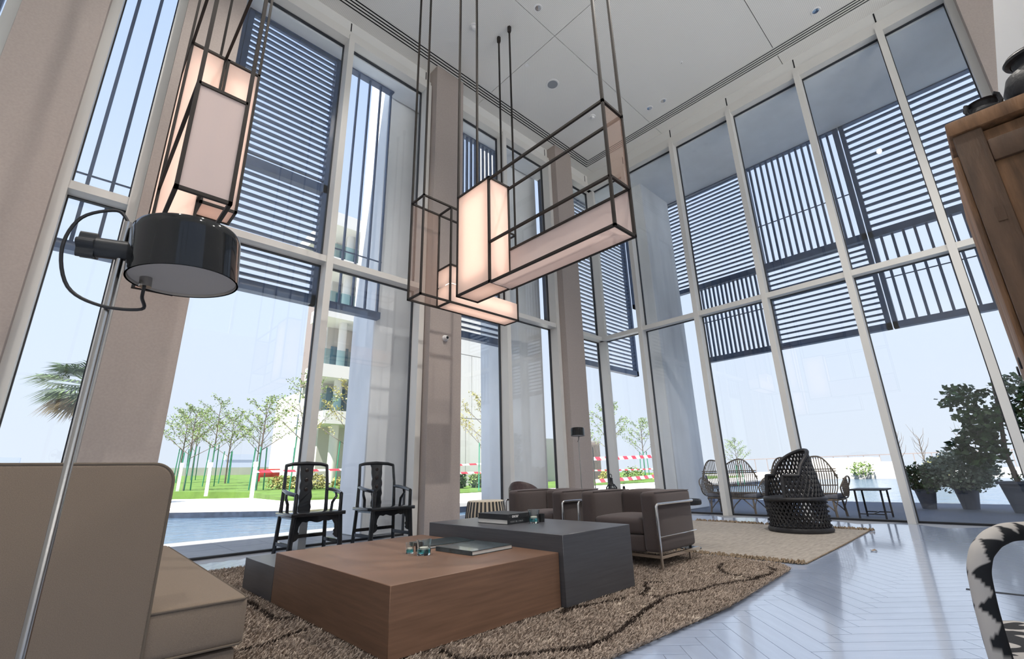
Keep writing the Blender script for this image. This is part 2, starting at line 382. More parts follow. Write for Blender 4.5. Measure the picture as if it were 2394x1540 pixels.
# glazed bays: mullion, rails, transom, two panes and their black gaskets, each bay one window
win_n = [0]
def bay(wall, a, b, mull=True, mull_b=False):
    win_n[0] += 1
    t = struct('window_%d' % win_n[0])
    G = YL+.06 if wall == 'L' else XR+.06           # plane of the glass
    IN = YL-.20 if wall == 'L' else XR-.17
    def bx(a0, a1, d0, d1, z0, z1): return box(a0, a1, d0, d1, z0, z1) if wall == 'L' else box(d0, d1, a0, a1, z0, z1)
    h = .055
    if mull: bx(a-h, a+h, IN, G+.05, 0, ZH+.1).build('mullion', 'frame_paint', t)
    if mull_b: bx(b-h, b+h, IN, G+.05, 0, ZH+.1).build('mullion', 'frame_paint', t)
    a1, b1 = a+h, b-h
    bx(a1, b1, IN+.03, G+.05, ZT-.055, ZT+.055).build('transom', 'frame_paint', t)
    bx(a1, b1, G-.02, G+.05, -.0, .02).build('sill_rail', 'gasket', t)
    bx(a1, b1, IN+.03, G+.05, ZH-.0, ZH+.1).build('head_rail', 'frame_paint', t)
    for z0, z1 in ((.02, ZT-.055), (ZT+.055, ZH)):
        bx(a1, b1, G-.01, G+.01, z0, z1).build('pane', 'glass_pane', t)
        k = .014
        fr = MB()
        for q in (bx(a1, a1+k, G-.03, G+.03, z0, z1), bx(b1-k, b1, G-.03, G+.03, z0, z1), bx(a1, b1, G-.03, G+.03, z1-k, z1), bx(a1, b1, G-.03, G+.03, z0, z0+k)):
            fr.add(q.v, q.f)
        fr.build('gasket', 'gasket', t)
    return t
COLS = [(-1.31, -.60), (.18, .89), (4.60, 5.33), (8.56, 9.25)]
bay('L', -4.9, -3.1, True); bay('L', -3.1, -1.40, True, True)
bay('L', -.55, .13, True, True)
bay('L', .83, 2.72, True); bay('L', 2.72, 4.53, True, True)
bay('L', 5.38, 6.80, True); bay('L', 6.80, 8.50, True, True)
bay('L', 9.30, XR+.03, True, True)
ymul = [5.97, 4.47, 2.96, 1.45, -.04, -1.05]
bay('R', ymul[0], YL+.0, True)
for i in range(len(ymul)-1): bay('R', ymul[i+1], ymul[i], True)
# unseen wall behind the camera: glazing added to brighten the room
def added_back_bays():
    for i in range(10):
        a = X0+.05+i*1.56; t = struct('window_%d' % (30+i))
        box(a-.045, a+.045, Y0-.12, Y0+.08, 0, ZH+.1).build('mullion', 'frame_paint', t)
        for z0, z1 in ((.05, ZT-.055), (ZT+.055, ZH+.1)): box(a+.045, a+1.515, Y0-.03, Y0-.01, z0, z1).build('pane', 'glass_pane', t)
        box(a+.045, a+1.515, Y0-.1, Y0+.06, ZT-.055, ZT+.055).build('transom', 'frame_paint', t)
added_back_bays()
# white head beams between glazing and ceiling, with the thin dark joints
t1 = box(X0, XR+.2, YL-.08, YL+.2, ZH+.1, ZC).build('trim_1', 'beam_white'); tag(t1, 'white beam above the left glass wall', None, None, 'structure')
box(X0, XR-.1, YL-.14, YL-.08, ZH+.1, ZH+.24).build('ledge', 'frame_paint', t1)
for x in (2.72, 4.50, 6.80, 8.46, 10.3): box(x-.012, x+.012, YL-.083, YL, ZH+.28, ZC-.03).build('joint', 'slot_black', t1)
t2 = box(XR-.08, XR+.2, -1.75, YL, ZH+.1, ZC).build('trim_2', 'beam_white'); tag(t2, 'white beam above the right glass wall', None, None, 'structure')
box(XR-.14, XR-.08, -1.1, YL-.1, ZH+.1, ZH+.24).build('ledge', 'frame_paint', t2)
for y in ymul[:-1]: box(XR-.083, XR, y-.012, y+.012, ZH+.28, ZC-.03).build('joint', 'slot_black', t2)
# plastered columns standing inside the glass
CL = ['tan plastered column at the left edge of the room', 'tan plastered column behind the beige sofa and black floor lamp', 'tan plastered column carrying the security camera', 'tan plastered column beside the far small floor lamp']
for (a, b), l in zip(COLS, CL):
    o = box(a, b, 6.97, YL+.1, 0, ZC).build('column', 'column_tan'); tag(o, l, 'column', 'tan columns along the left glass wall')
o = box(XR-.42, XR+.1, -1.75, -1.1, 0, ZC).build('column', 'column_tan'); tag(o, 'tan column at the right end of the right glass wall', 'column')

# ---------------------------------------------------------------- outside: soffits, fins, columns, louvre screens
ZS, XS, YS = 9.15, 12.9, 7.75
DZ = -.02
tag(box(XR+.1, XS+.15, Y0, YL+.7, ZS, ZC+.45).build('soffit_right', 'soffit'), 'grey soffit of the roof overhang above the right deck', 'soffit', None, 'structure')
tag(box(X0, XR+.1, YL+.1, YS+.15, ZS, ZC+.45).build('soffit_left', 'soffit'), 'grey soffit strip above the left glass wall', 'soffit', None, 'structure')
def ext_col(x0, x1, y0, y1, l, name='concrete_column'):
    o = box(x0, x1, y0, y1, DZ, ZC+.45).build(name, 'concrete', None, bevel=.02, seg=1); return tag(o, l, 'column')
ext_col(3.98, 5.25, 7.95, 8.9, 'wide pale concrete column outside, left of the security camera column')
ext_col(7.42, 8.75, 7.95, 8.9, 'wide pale concrete column outside, right of the security camera column')
o = ext_col(11.2, 12.8, 5.92, 6.55, 'pale concrete fin wall outside the corner of the right glass wall', 'concrete_fin')
ext_col(11.2, 12.8, -2.2, -1.3, 'pale concrete fin wall outside the right end of the right glass wall', 'concrete_fin')

def screen(label, wall, a0, a1, z0, z1, orient, pitch, rails=(), post=(True, True), barz=.14, sw=.038, bars=(True, True)):
    t = thing('louvre_screen', label, 'screen', (0, 0, 0), 0, 'louvre screens outside the glass')
    P0 = YS if wall == 'L' else XS
    def bx(u0, u1, d0, d1, q0, q1): return box(u0, u1, P0+d0, P0+d1, q0, q1) if wall == 'L' else box(P0+d0, P0+d1, u0, u1, q0, q1)
    if bars[0]: bx(a0, a1, -.03, .12, z0, z0+barz).build('bottom_bar', 'louvre', t)
    if bars[1]: bx(a0, a1, -.03, .12, z1-.03, z1).build('top_bar', 'louvre', t)
    if post[0]: bx(a0, a0+.09, -.03, .12, z0, z1).build('post', 'louvre', t)
    if post[1]: bx(a1-.09, a1, -.03, .12, z0, z1).build('post', 'louvre', t)
    base = None
    zb = z0+(barz if bars[0] else 0)
    if orient == 'H':
        for z in frange(zb+pitch*.6, z1-.06, pitch):
            if base is None: s = bx(a0+.03, a1-.03, 0, .055, 0, sw).build('slat', 'louvre', t); base = s.data
            else: s = link('slat', base, t)
            s.location.z = z
    else:
        k = 'x' if wall == 'L' else 'y'
        for u in frange(a0+pitch*.6, a1-.05, pitch):
            if base is None: s = bx(-sw/2, sw/2, 0, .055, zb, z1-.04).build('slat', 'louvre', t); base = s.data
            else: s = link('slat', base, t)
            setattr(s.location, k, u)
    for z in rails: bx(a0, a1, .055, .07, z-.012, z+.012).build('tie_rail', 'louvre', t)
    return t
ZB, ZM = 3.80, 6.02
screen('vertical louvre screen outside the narrow bay at far left', 'L', -2.27, 1.04, ZB, ZS, 'V', .25, (4.95,), sw=.04, barz=.13)
screen('upper horizontal louvre screen behind the left lantern pendant', 'L', 1.05, 2.77, ZM, ZS, 'H', .128)
screen('lower horizontal louvre screen above the pair of black armchairs', 'L', 1.05, 2.77, ZB, ZM, 'H', .128, barz=.17)
screen('open vertical louvre screen left of the wide concrete column', 'L', 2.78, 3.98, ZB, ZS, 'V', .25, (5.0,), sw=.03, barz=.13, post=(False, False))
screen('upper vertical louvre screen behind the middle lantern pendant', 'L', 5.35, 7.40, ZM, ZS, 'V', .13, sw=.05)
screen('lower horizontal louvre screen right of the security camera column', 'L', 5.35, 7.40, ZB, ZM, 'H', .128, barz=.15)
screen('narrow vertical louvre screen right of the second concrete column', 'L', 8.78, 9.55, ZM-1.3, ZS, 'V', .11, sw=.05)
screen('tall horizontal louvre screen filling the glazed corner', 'L', 9.55, XS+.1, ZB, ZS, 'H', .128, barz=.15)
screen('upper horizontal louvre screen next to the glazed corner', 'R', 3.64, 7.62, ZM, ZS, 'H', .128, barz=.13)
screen('lower vertical louvre screen next to the concrete fin', 'R', 3.64, 5.55, ZB, ZM, 'V', .115, (4.98,), sw=.045)
screen('upper vertical louvre screen in the middle of the right glass wall', 'R', 1.27, 3.60, ZM, ZS, 'V', .148, (7.3,), sw=.05)
screen('lower horizontal louvre screen in the middle of the right glass wall', 'R', 1.27, 3.60, ZB, ZM, 'H', .135)
screen('upper horizontal louvre screen at the right end near the cabinet', 'R', -1.7, 1.24, ZM, ZS, 'H', .178, sw=.055, post=(False, True))
screen('lower vertical louvre screen at the right end near the cabinet', 'R', -1.7, 1.24, ZB, ZM, 'V', .20, (4.98,), sw=.05, post=(False, True))

# ---------------------------------------------------------------- ground outside
DZ = -.02
dk = box(-14, XR+.12, YL+.1, 10.0, -.3, DZ-.015).build('deck_left', 'pool_wall'); tag(dk, 'stone tile terrace along the left glass wall', 'terrace', None, 'structure')
for r, (y0, y1) in enumerate(((YL+.12, 8.55), (8.555, 9.32), (9.325, 9.98))):
    tm = None
    for i in range(24):
        x = -1.6+i*.62
        if tm is None: o = box(.003, .617, y0, y1-.004, DZ-.015, DZ).build('tile', 'deck_tile', dk); tm = o.data
        else: o = link('tile', tm, dk)
        o.location.x = x
dr = box(XR+.12, 16.1, -9, 10.0, -.3, DZ-.03).build('deck_right', 'pool_wall'); tag(dr, 'dark timber deck along the right glass wall', 'deck', None, 'structure')
pm = None
for i in range(36):
    x = XR+.13+i*.155
    if pm is None: o = box(.004, .151, -9, 10.0, DZ-.03, DZ).build('deck_board', 'deck_dark', dr); pm = o.data
    else: o = link('deck_board', pm, dr)
    o.location.x = x
tag(box(-60, XR+.12, -60, Y0-.1, -.3, DZ).build('terrace_rear', 'paving'), 'pale stone terrace behind the camera', 'terrace', None, 'structure')
tag(box(-60, X0-.1, Y0-.1, YL+.1, -.3, DZ).build('terrace_side', 'paving'), 'pale stone terrace beyond the rear wall', 'terrace', None, 'structure')
o = box(-60, 160, -60, 120, -.5, -.15).build('water', 'water'); tag(o, 'rippled blue water of the pool around the terrace', 'water', None, 'stuff')
# pale paving beyond the pool and the rising lawn
pav = MB().prism([(-40, 60), (-12, 33.5), (3.0, 19.2), (5.3, 16.3), (9.2, 12.2), (14, 11.8), (24, 12.5), (60, 14), (60, 60)], -.4, .12).build('paving', 'paving', fix=True)
tag(pav, 'bright pale stone paving beyond the pool', 'paving', None, 'structure')
MB().add([(-40, 60.02, -.3), (-12, 33.45, -.3), (3.0, 19.15, -.3), (5.3, 16.25, -.3), (9.2, 12.15, -.3), (14, 11.75, -.3), (24, 12.45, -.3), (60, 13.95, -.3)] +
         [(-40, 60.0, .02), (-12, 33.4, .02), (3.0, 19.1, .02), (5.3, 16.2, .02), (9.2, 12.1, .02), (14, 11.7, .02), (24, 12.4, .02), (60, 13.9, .02)],
         [(i, i+1, i+9, i+8) for i in range(7)]).build('pool_edge', 'pool_wall', pav)
def LZ(y): return .15+.028*(y-18)
lw = MB()
gx = frange(-10, 60, 2.0); gy = frange(18, 74, 2.0)
def lawn_in(x, y): return y > max(21.0 if x < 9 else 18.5+.0*x, 33.5-1.35*x)
lawn_poly = [(-6, 44), (2, 34), (7.4, 26.5), (7.0, 20.6), (10, 19.0), (14.5, 18.4), (60, 18.4), (60, 75), (-20, 75)]
tag(MB().prism(lawn_poly, 0, 1, lambda a, b, h: (a, b, LZ(b) if h > .5 else .0)).build('lawn', 'lawn', fix=True), 'bright green lawn beyond the paving', 'lawn', None, 'structure')
# far shore of the lake on the right
sh = box(48, 75, -30, 26, -.4, .35).build('far_shore', 'bldg_wall'); tag(sh, 'white stone embankment on the far side of the lake', 'embankment', None, 'structure')
# ================================================================ furniture
# ---- coffee table of three interlocking blocks
t = thing('coffee_table', 'low stepped coffee table of brown and charcoal veneer blocks on shaggy rug', 'coffee table', (1.43, 2.47, .03))
box(0, 1.365, 0, 1.80, 0, .355).build('brown_block', 'veneer_brown', t, bevel=.003, seg=1)['label'] = 'reddish brown wood veneer block'
box(1.37, 2.25, -.04, 1.68, 0, .474).build('tall_block', 'veneer_grey', t, bevel=.003, seg=1)['label'] = 'tall charcoal veneer block'
box(.0, .82, 1.805, 2.57, 0, .247).build('low_block', 'veneer_grey', t, bevel=.003, seg=1)['label'] = 'low charcoal veneer block'

# ---- books and tumblers on the table
def book(label, x, y, z, sx, sy, sz, rz, cover, spine=None):
    t = thing('book', label, 'book', (x, y, z), math.radians(rz), 'books on the coffee table')
    c = .004
    box(c, sx-.003, .004, sy-.004, c, sz-c).build('pages', 'paper_white', t)
    box(0, sx, 0, sy, 0, c).build('cover', cover, t); box(0, sx, 0, sy, sz-c, sz).build('cover', cover, t)
    if spine == 'y': box(0, sx, -.004, .001, 0, sz).build('spine', cover, t)
    else: box(-.001, c, 0, sy, 0, sz).build('spine', cover, t)
    return t
def lettering(txt, parent, loc, size, m='text_white', bold=.0):
    cu = bpy.data.curves.new('lettering', 'FONT'); cu.body = txt; cu.size = size; cu.extrude = .0004; cu.offset = bold; cu.materials.append(M[m])
    tmp = bpy.data.objects.new('lettering', cu); COL.objects.link(tmp); bpy.context.view_layer.update()
    me = bpy.data.meshes.new_from_object(tmp); me.name = 'lettering'; bpy.data.objects.remove(tmp)
    if not me.materials: me.materials.append(M[m])
    o = link('lettering', me, parent); o.location = loc; o.rotation_euler = (PI/2, 0, 0); return o
book('large slate grey book lying nearest on the brown block', 2.30, 2.86, .386, .42, .42, .03, 3, 'cover_slate')
book('dark teal picture book behind the slate grey book', 2.30, 3.40, .386, .44, .34, .022, -4, 'cover_teal')
b1 = book('thick book with dark grey spine, lower of the stack on the charcoal block', 3.06, 3.30, .505, .31, .40, .042, 2, 'cover_dark', 'y')
ink = MB(); rb = random.Random(4); xx = .035
while xx < .21:                                   # the spine's worn, unreadable title: a row of fine strokes
    if rb.random() < .85:
        ink.box(xx, xx+.0022, -.0046, -.0040, .014, .014+rb.choice((.012, .014, .014))); ink.box(xx, xx+.005, -.0046, -.0040, .014+rb.choice((0, .006, .012)), .016+rb.choice((0, .006, .012)))
    xx += .0085
ink.v = [(x, y, min(z, .029)) for x, y, z in ink.v]; ink.build('lettering', 'text_grey', b1)
b2 = book('black book with oscar on its spine, on top of the stack', 3.06, 3.30, .548, .31, .40, .042, 2, 'cover_dark', 'y')
[setattr(c, 'data', c.data.copy()) or c.data.materials.__setitem__(0, M['cover_dark']) for c in b2.children if c.name.startswith('pages')]
lettering('oscar', b2, (.055, -.0045, .012), .040, 'text_white', .0006); lettering('- -', b2, (.02, -.0045, .016), .02, 'text_grey'); lettering('- -', b2, (.25, -.0045, .016), .02, 'text_grey')

def tumbler(label, x, y, z, r, h, fill=True):
    t = thing('tumbler', label, 'glass', (x, y, z), 0, 'glass tumblers on the coffee table')
    p = [(0, 0), (r*.82, 0), (r*.86, h*.08), (r*.88, h*.35), (r*.80, h*.48), (r*.86, h*.62), (r, h), (r*.93, h), (r*.78, h*.62), (r*.73, h*.48), (r*.80, h*.36), (r*.78, h*.12), (0, h*.12)]
    MB().lathe(p, 28).build('glass_wall', 'tumbler', t, smooth=True)
    MB().lathe([(0, h*.125), (r*.77, h*.125), (r*.785, h*.36), (0, h*.37)], 24).build('tinted_base', 'tumbler_blue', t, smooth=True)['label'] = 'turquoise base'
    MB().lathe([(0, h*.375), (r*.55, h*.375), (r*.55, h*.50), (0, h*.52)], 20).build('candle', 'wax', t, smooth=True)
    return t
tumbler('larger turquoise glass tumbler on the brown block', 2.11, 3.19, .386, .058, .105)
tumbler('small turquoise glass tumbler on the brown block', 2.08, 3.335, .386, .034, .075)
tumbler('turquoise glass tumbler beside the oscar book on the charcoal block', 3.30, 3.20, .505, .055, .115)
o = MB().lathe([(0, 0), (.03, 0), (.033, .07), (.026, .07), (.025, .01), (0, .01)], 20).build('votive_cup', 'black_clay', None, smooth=True); o.location = (3.42, 3.22, .505); tag(o, 'small dark cup behind the tumbler on the charcoal block', 'cup')
o = MB().lathe([(0, 0), (.03, 0), (.033, .06), (.026, .06), (.025, .01), (0, .01)], 20).build('votive_cup', 'black_clay', None, smooth=True); o.location = (2.19, 3.37, .386); tag(o, 'small dark cup behind the tumblers on the brown block', 'cup')

# ---- cubic lounge armchairs with chrome tube frames
def lounge():
    t = thing('armchair', '', 'armchair')
    F = 'lounge_fabric'
    for s in (-1, 1):
        cushion(.76, .175, .565, .045, .012, c=(.0, s*.385, .415)).build('arm_cushion', F, t, smooth=True, angle=60)
        p = MB()
        for q in (.08,):
            z = .694; p.tube([(-.36, s*(.385-q), z), (.36, s*(.385-q), z)], .004, 6); p.tube([(-.36, s*(.385+q), z), (.36, s*(.385+q), z)], .004, 6)
        p.build('arm_piping', F, t)
    cushion(.20, .60, .48, .045, .02, c=(.275, 0, .45)).build('back_cushion', F, t, smooth=True, angle=60)
    cushion(.56, .595, .155, .045, .03, c=(-.095, 0, .365)).build('seat_cushion', F, t, smooth=True, angle=60)
    cushion(.56, .595, .16, .03, .0, c=(-.095, 0, .205)).build('seat_base', F, t, smooth=True, angle=60)
    r = .0135
    for s in (-1, 1):
        y = s*.492
        arc = [(-.40+.03*(1-math.cos(a)), y, .555+.03*math.sin(a)) for a in [PI/2*i/5 for i in range(6)]]
        MB().tube([(-.40, y, .0), (-.40, y, .30)] + arc + [(.36, y, .585)], r, 12).build('frame_tube', 'chrome', t, smooth=True)
        MB().cyl((.27, y*.9, 0), (.27, y*.9, .10), r, 12).build('leg', 'chrome', t, smooth=True)
        MB().tube([(-.40, y, .285), (-.37, y*1.005, .282), (.37, y*1.005, .282)], .006, 8).build('side_rod', 'chrome', t, smooth=True)
        MB().box(-.40, .385, y-.012, y+.012, .09, .118).build('bottom_rail', 'chrome', t)
    MB().box(-.40, -.375, -.49, .49, .09, .118).build('front_rail', 'chrome', t)
    MB().cyl((.37, -.49, .585), (.37, .49, .585), r, 12).build('rear_rail', 'chrome', t, smooth=True)
    return t
a1 = lounge(); a1.location = (4.83, 3.09, .03); tag(a1, 'dark brown cubic armchair with chrome frame, nearest to the camera', None, 'cubic lounge armchairs')
a2 = copy_tree(a1); a2.location = (4.83, 4.31, .03); tag(a2, 'dark brown cubic armchair with chrome frame, farther one by the striped stool', None, 'cubic lounge armchairs')

# ---- beige sofa seen from its high side
def sofa():
    t = thing('sofa', 'beige fabric sofa with high piped side panel in left foreground', 'sofa', (.38, 2.46, 0), math.radians(-1.5))
    R = .075; top = 1.015; x0 = -1.0
    def outline(ins=0):
        pts = [(x0, .06), (0-ins, .06)]
        pts += [(-R+(R-ins)*math.cos(a), top-R+(R-ins)*math.sin(a)) for a in [PI/2*i/8 for i in range(9)]]
        pts += [(x0, top-ins)]
        return pts
    MB().prism(outline(), 0, .16, lambda a, b, h: (a, h, b)).build('side_panel', 'sofa_fabric', t, bevel=.012, seg=3, angle=50)
    for y in (.006, .154):
        pp = [(0, y, .08)]+[(-R+R*math.cos(a), y, top-R+R*math.sin(a)) for a in [PI/2*i/10 for i in range(11)]]+[(x0, y, top)]
        MB().tube(pp, .006, 8).build('piping', 'piping', t, smooth=True)
    MB().prism(outline(), 2.3, 2.46, lambda a, b, h: (a, h, b)).build('side_panel', 'sofa_fabric', t, bevel=.012, seg=3, angle=50)
    box(-1.0, -.80, .16, 2.3, .06, 1.0).build('back_panel', 'sofa_fabric', t, bevel=.03)
    for y in (.62, 1.68): cushion(.22, 1.04, .50, .07, .05, c=(-.66, y+.08, .70)).build('back_cushion', 'sofa_fabric', t, smooth=True, angle=60)
    cushion(1.16, 2.44, .19, .035, .02, c=(-.225, 1.235, .365)).build('seat_cushion', 'sofa_fabric', t, smooth=True, angle=60)
    for z in (.45, .28): MB().tube([(-.5, .015, z), (.335, .015, z), (.352, .04, z), (.352, 2.4, z)], .005, 6).build('piping', 'piping', t, smooth=True)
    box(-.99, .33, .03, 2.43, .06, .262).build('base', 'sofa_fabric', t, bevel=.015)
    for x in (-.9, .25):
        for y in (.1, 2.36): box(x, x+.06, y, y+.06, 0, .062).build('foot', 'black_plastic', t)
sofa()

# ---- floor lamps with glossy black drum heads
def drum_lamp(label, loc, zrod, head_dir, scale=1.0):
    t = thing('floor_lamp', label, 'lamp', loc, 0, 'black drum floor lamps')
    MB().lathe([(0, 0), (.13, 0), (.13, .016), (.125, .022), (0, .022)], 40).build('base', 'gloss_black', t, smooth=True)
    MB().cyl((0, 0, .02), (0, 0, zrod), .0085, 14).build('pole', 'steel', t, smooth=True)
    d = Vector(head_dir).normalized(); z = zrod-.085
    side = d.cross(Vector((0, 0, 1))).normalized()
    jt = MB().cyl(tuple(-d*.05+Vector((0, 0, z))), tuple(d*.03+Vector((0, 0, z+.002))), .026, 24).build('clamp', 'black_plastic', t, smooth=True)
    kn = MB(); n = 24; ring = []
    for k in range(n*2):
        a = 2*PI*k/(n*2); r = .030+.006*math.cos(a*5)
        ring.append((r*math.cos(a), r*math.sin(a)))
    kn.prism(ring, 0, .035, lambda a, b, h: tuple(-d*(.05+h)+side*a+Vector((0, 0, z+b)))); kn.build('knob', 'black_plastic', t, fix=True)
    R, H = .128, .148; c = d*(.018+R); tilt = Matrix.Rotation(math.radians(4), 4, side)
    zc = z-.062
    def place(o): o.matrix_local = Matrix.Translation(Vector((c.x, c.y, zc))) @ tilt
    sh = MB().lathe([(R, 0), (R, H-.03), (R*.985, H-.014), (R*.94, H-.004), (R*.86, H), (0, H), (0, H-.004), (R*.86, H-.004), (R*.97, H-.02), (R-.004, 0)], 64, cap=False).build('shade', 'gloss_black', t, smooth=True, angle=30); place(sh)
    si = MB().lathe([(R-.0045, .001), (R-.0045, H-.03), (R*.9, H-.006), (0, H-.006)], 64, cap=False).build('shade_lining', 'shade_inner', sh, smooth=True)
    bt = MB().lathe([(0, .008), (R-.006, .008), (R-.006, .012), (0, .012)], 64).build('diffuser', 'shade_inner', sh, smooth=True); bt['label'] = 'pale diffuser disc'
    s = -d*.085-side*.012
    MB().cyl((s.x, s.y, -.018), (s.x, s.y, .02), .014, 18).build('cable_socket', 'steel', sh, smooth=True)
    # cable loop from the pole top down and round into the socket
    A = Vector((0, 0, zrod)); B = Vector((c.x+s.x, c.y+s.y, zc-.018))
    ctrl = [A, A+Vector((0, 0, .028))-d*.03, A-d*.095+Vector((0, 0, -.01)), A-d*.115+Vector((0, 0, -.10)), A-d*.085+Vector((0, 0, -.20)), A-d*.01+side*.02+Vector((0, 0, -.245)), A+d*.07+side*.01+Vector((0, 0, -.24)), B+Vector((0, 0, -.035)), B]
    pts = []
    for i in range(len(ctrl)-1):
        p0, p1, p2, p3 = ctrl[max(0, i-1)], ctrl[i], ctrl[i+1], ctrl[min(len(ctrl)-1, i+2)]
        for k in range(6):
            u = k/6; pts.append(.5*((2*p1)+(p2-p0)*u+(2*p0-5*p1+4*p2-p3)*u*u+(-p0+3*p1-3*p2+p3)*u**3))
    pts.append(ctrl[-1]); MB().tube(pts, .0042, 8).build('cable', 'cable', t, smooth=True)
    return t
drum_lamp('chrome pole floor lamp with black drum head in the left foreground', (.026, 1.5, 0), 1.609, (.80, -.22, 0))
drum_lamp('small distant floor lamp with black drum head by the far column', (7.2, 5.72, 0), 1.74, (-.78, -.55, 0))

# ---- pair of black lacquered yoke back armchairs
def yoke_chair():
    t = thing('armchair', '', 'armchair')
    Lq = 'lacquer'; hx, yb, yf = .30, .25, -.25; sz = .52
    box(-.36, .36, -.31, .30, sz-.048, sz).build('seat', Lq, t, bevel=.008)
    for s in (-1, 1):
        MB().tube([(s*(hx+.035), yb+.02, 0), (s*(hx+.01), yb, .5), (s*hx, yb+.0, .85), (s*(hx-.012), yb+.04, 1.13)], [.027, .027, .023, .021], 10).build('back_post', Lq, t, smooth=True)
        MB().tube([(s*(hx+.03), yf-.01, 0), (s*(hx+.005), yf, .5)], [.034, .031], 10).build('leg', Lq, t, smooth=True)
        # arm: from the back post forward, sweeping outward, with its short front post
        MB().tube([(s*hx, yb, .80), (s*(hx+.03), .12, .79), (s*(hx+.04), -.05, .765), (s*(hx+.015), -.2, .745), (s*hx, yf, .74)], [.021, .026, .028, .025, .022], 10).build('arm', Lq, t, smooth=True)
        MB().tube([(s*hx, yf, .745), (s*hx, yf, sz-.01)], .025, 10).build('arm_post', Lq, t, smooth=True)
        MB().tube([(s*(hx+.035), .02, .775), (s*(hx+.045), .0, .70), (s*(hx+.005), .03, .62), (s*(hx-.002), .04, sz-.01)], [.017, .019, .021, .021], 8).build('arm_strut', Lq, t, smooth=True)
        # carved spandrel down the inner front leg
        prof = [(0, 0), (.21, 0), (.19, -.035), (.13, -.045), (.09, -.07), (.06, -.12), (.052, -.18), (.07, -.20), (.058, -.225), (.07, -.25), (.045, -.28), (0, -.30)]
        MB().prism(prof, -.01, .01, lambda a, b, h: (s*(hx-.005-a), yf+h, sz-.045+b)).build('spandrel', Lq, t, fix=True)
        MB().bar((s*(hx+.025), yb, .13), (s*(hx+.025), yf, .13),   .03, .045).build('side_stretcher', Lq, t)
        prof2 = [(-.24, 0), (.24, 0), (.24, -.05), (.19, -.03), (-.19, -.03), (-.24, -.05)]
        MB().prism(prof2, -.008, .008, lambda a, b, h: (s*(hx+.01)+h, a, sz-.045+b)).build('side_apron', Lq, t, fix=True)
    n = 16; ap = [(-.29, 0), (.29, 0)]+[(.29-.58*i/n, -.055-.028*abs(math.sin(i/n*PI*3))*(1 if 3 < i < 13 else .4)) for i in range(n+1)]
    MB().prism(ap, -.01, .01, lambda a, b, h: (a, yf+h, sz-.045+b)).build('front_apron', Lq, t, fix=True)
    MB().bar((-hx-.03, yb, .19), (hx+.03, yb, .19), .03, .045).build('rear_stretcher', Lq, t)
    MB().bar((-hx-.03, yf, .07), (hx+.03, yf, .07), .05, .025).build('foot_rest', Lq, t)
    MB().tube([(-hx+.005, yb+.04, 1.125), (-.2, yb+.055, 1.148), (0, yb+.06, 1.158), (.2, yb+.055, 1.148), (hx-.005, yb+.04, 1.125)], [.022, .025, .028, .025, .022], 10).build('crest_rail', Lq, t, smooth=True)
    # splat with gently waved edges
    k = 14; pl = [(.085+.008*math.sin(i*1.9)+(.012 if i > k-3 else 0), sz+(1.14-sz)*i/k) for i in range(k+1)]
    poly = [(x, z) for x, z in pl]+[(-x, z) for x, z in reversed(pl)]
    MB().prism(poly, -.008, .008, lambda a, b, h: (a, yb+.005+h+.05*(b-sz)/.6-.02*math.sin((b-sz)/.62*PI), b)).build('splat', Lq, t, fix=True)
    for z in (1.06, .93, .80):
        MB().lathe([(0, 0), (.026, 0), (.018, .004), (0, .004)], 10).build('carved_motif', 'lacquer_motif', t).matrix_local = Matrix.Translation((0, yb-.014+.05*(z-sz)/.6-.02*math.sin((z-sz)/.62*PI)+.006, z)) @ Matrix.Rotation(PI/2, 4, 'X')
    return t
c1 = yoke_chair(); c1.location = (2.68, 6.84, 0); tag(c1, 'black lacquered yoke back armchair, left one of the pair by the glass', None, 'pair of black lacquered armchairs')
c2 = copy_tree(c1); c2.location = (3.78, 6.84, 0); tag(c2, 'black lacquered yoke back armchair, right one of the pair by the glass', None, 'pair of black lacquered armchairs')

# ---- striped drum stool
t = thing('drum_stool', 'black and cream striped round drum stool behind the coffee table', 'stool', (4.78, 5.62, 0))
prof = [(.25, 0), (.29, .12), (.305, .26), (.295, .40), (.265, .56)]
MB().lathe([(0, 0)]+prof+[(0, .56)], 48, cap=False).build('body', 'stripe_cream', t, smooth=True)
MB().lathe([(0, .555), (.268, .555), (.262, .572), (0, .575)], 48).build('top', 'stripe_cream', t, smooth=True)
for k in range(30):
    a = 2*PI*k/30; m = MB(); da = .052
    vs = []
    for r, z in prof:
        for q in (-da, da): vs.append(((r+.0015)*math.cos(a+q), (r+.0015)*math.sin(a+q), z+.001)); vs.append(((r+.005)*math.cos(a+q), (r+.005)*math.sin(a+q), z+.001))
    for i in range(len(prof)-1):
        b = i*4; m.f += [(b+1, b+3, b+7, b+5), (b, b+1, b+5, b+4), (b+3, b+2, b+6, b+7)]
    m.v = vs; m.build('stripe', 'stripe_dark', t, fix=True)

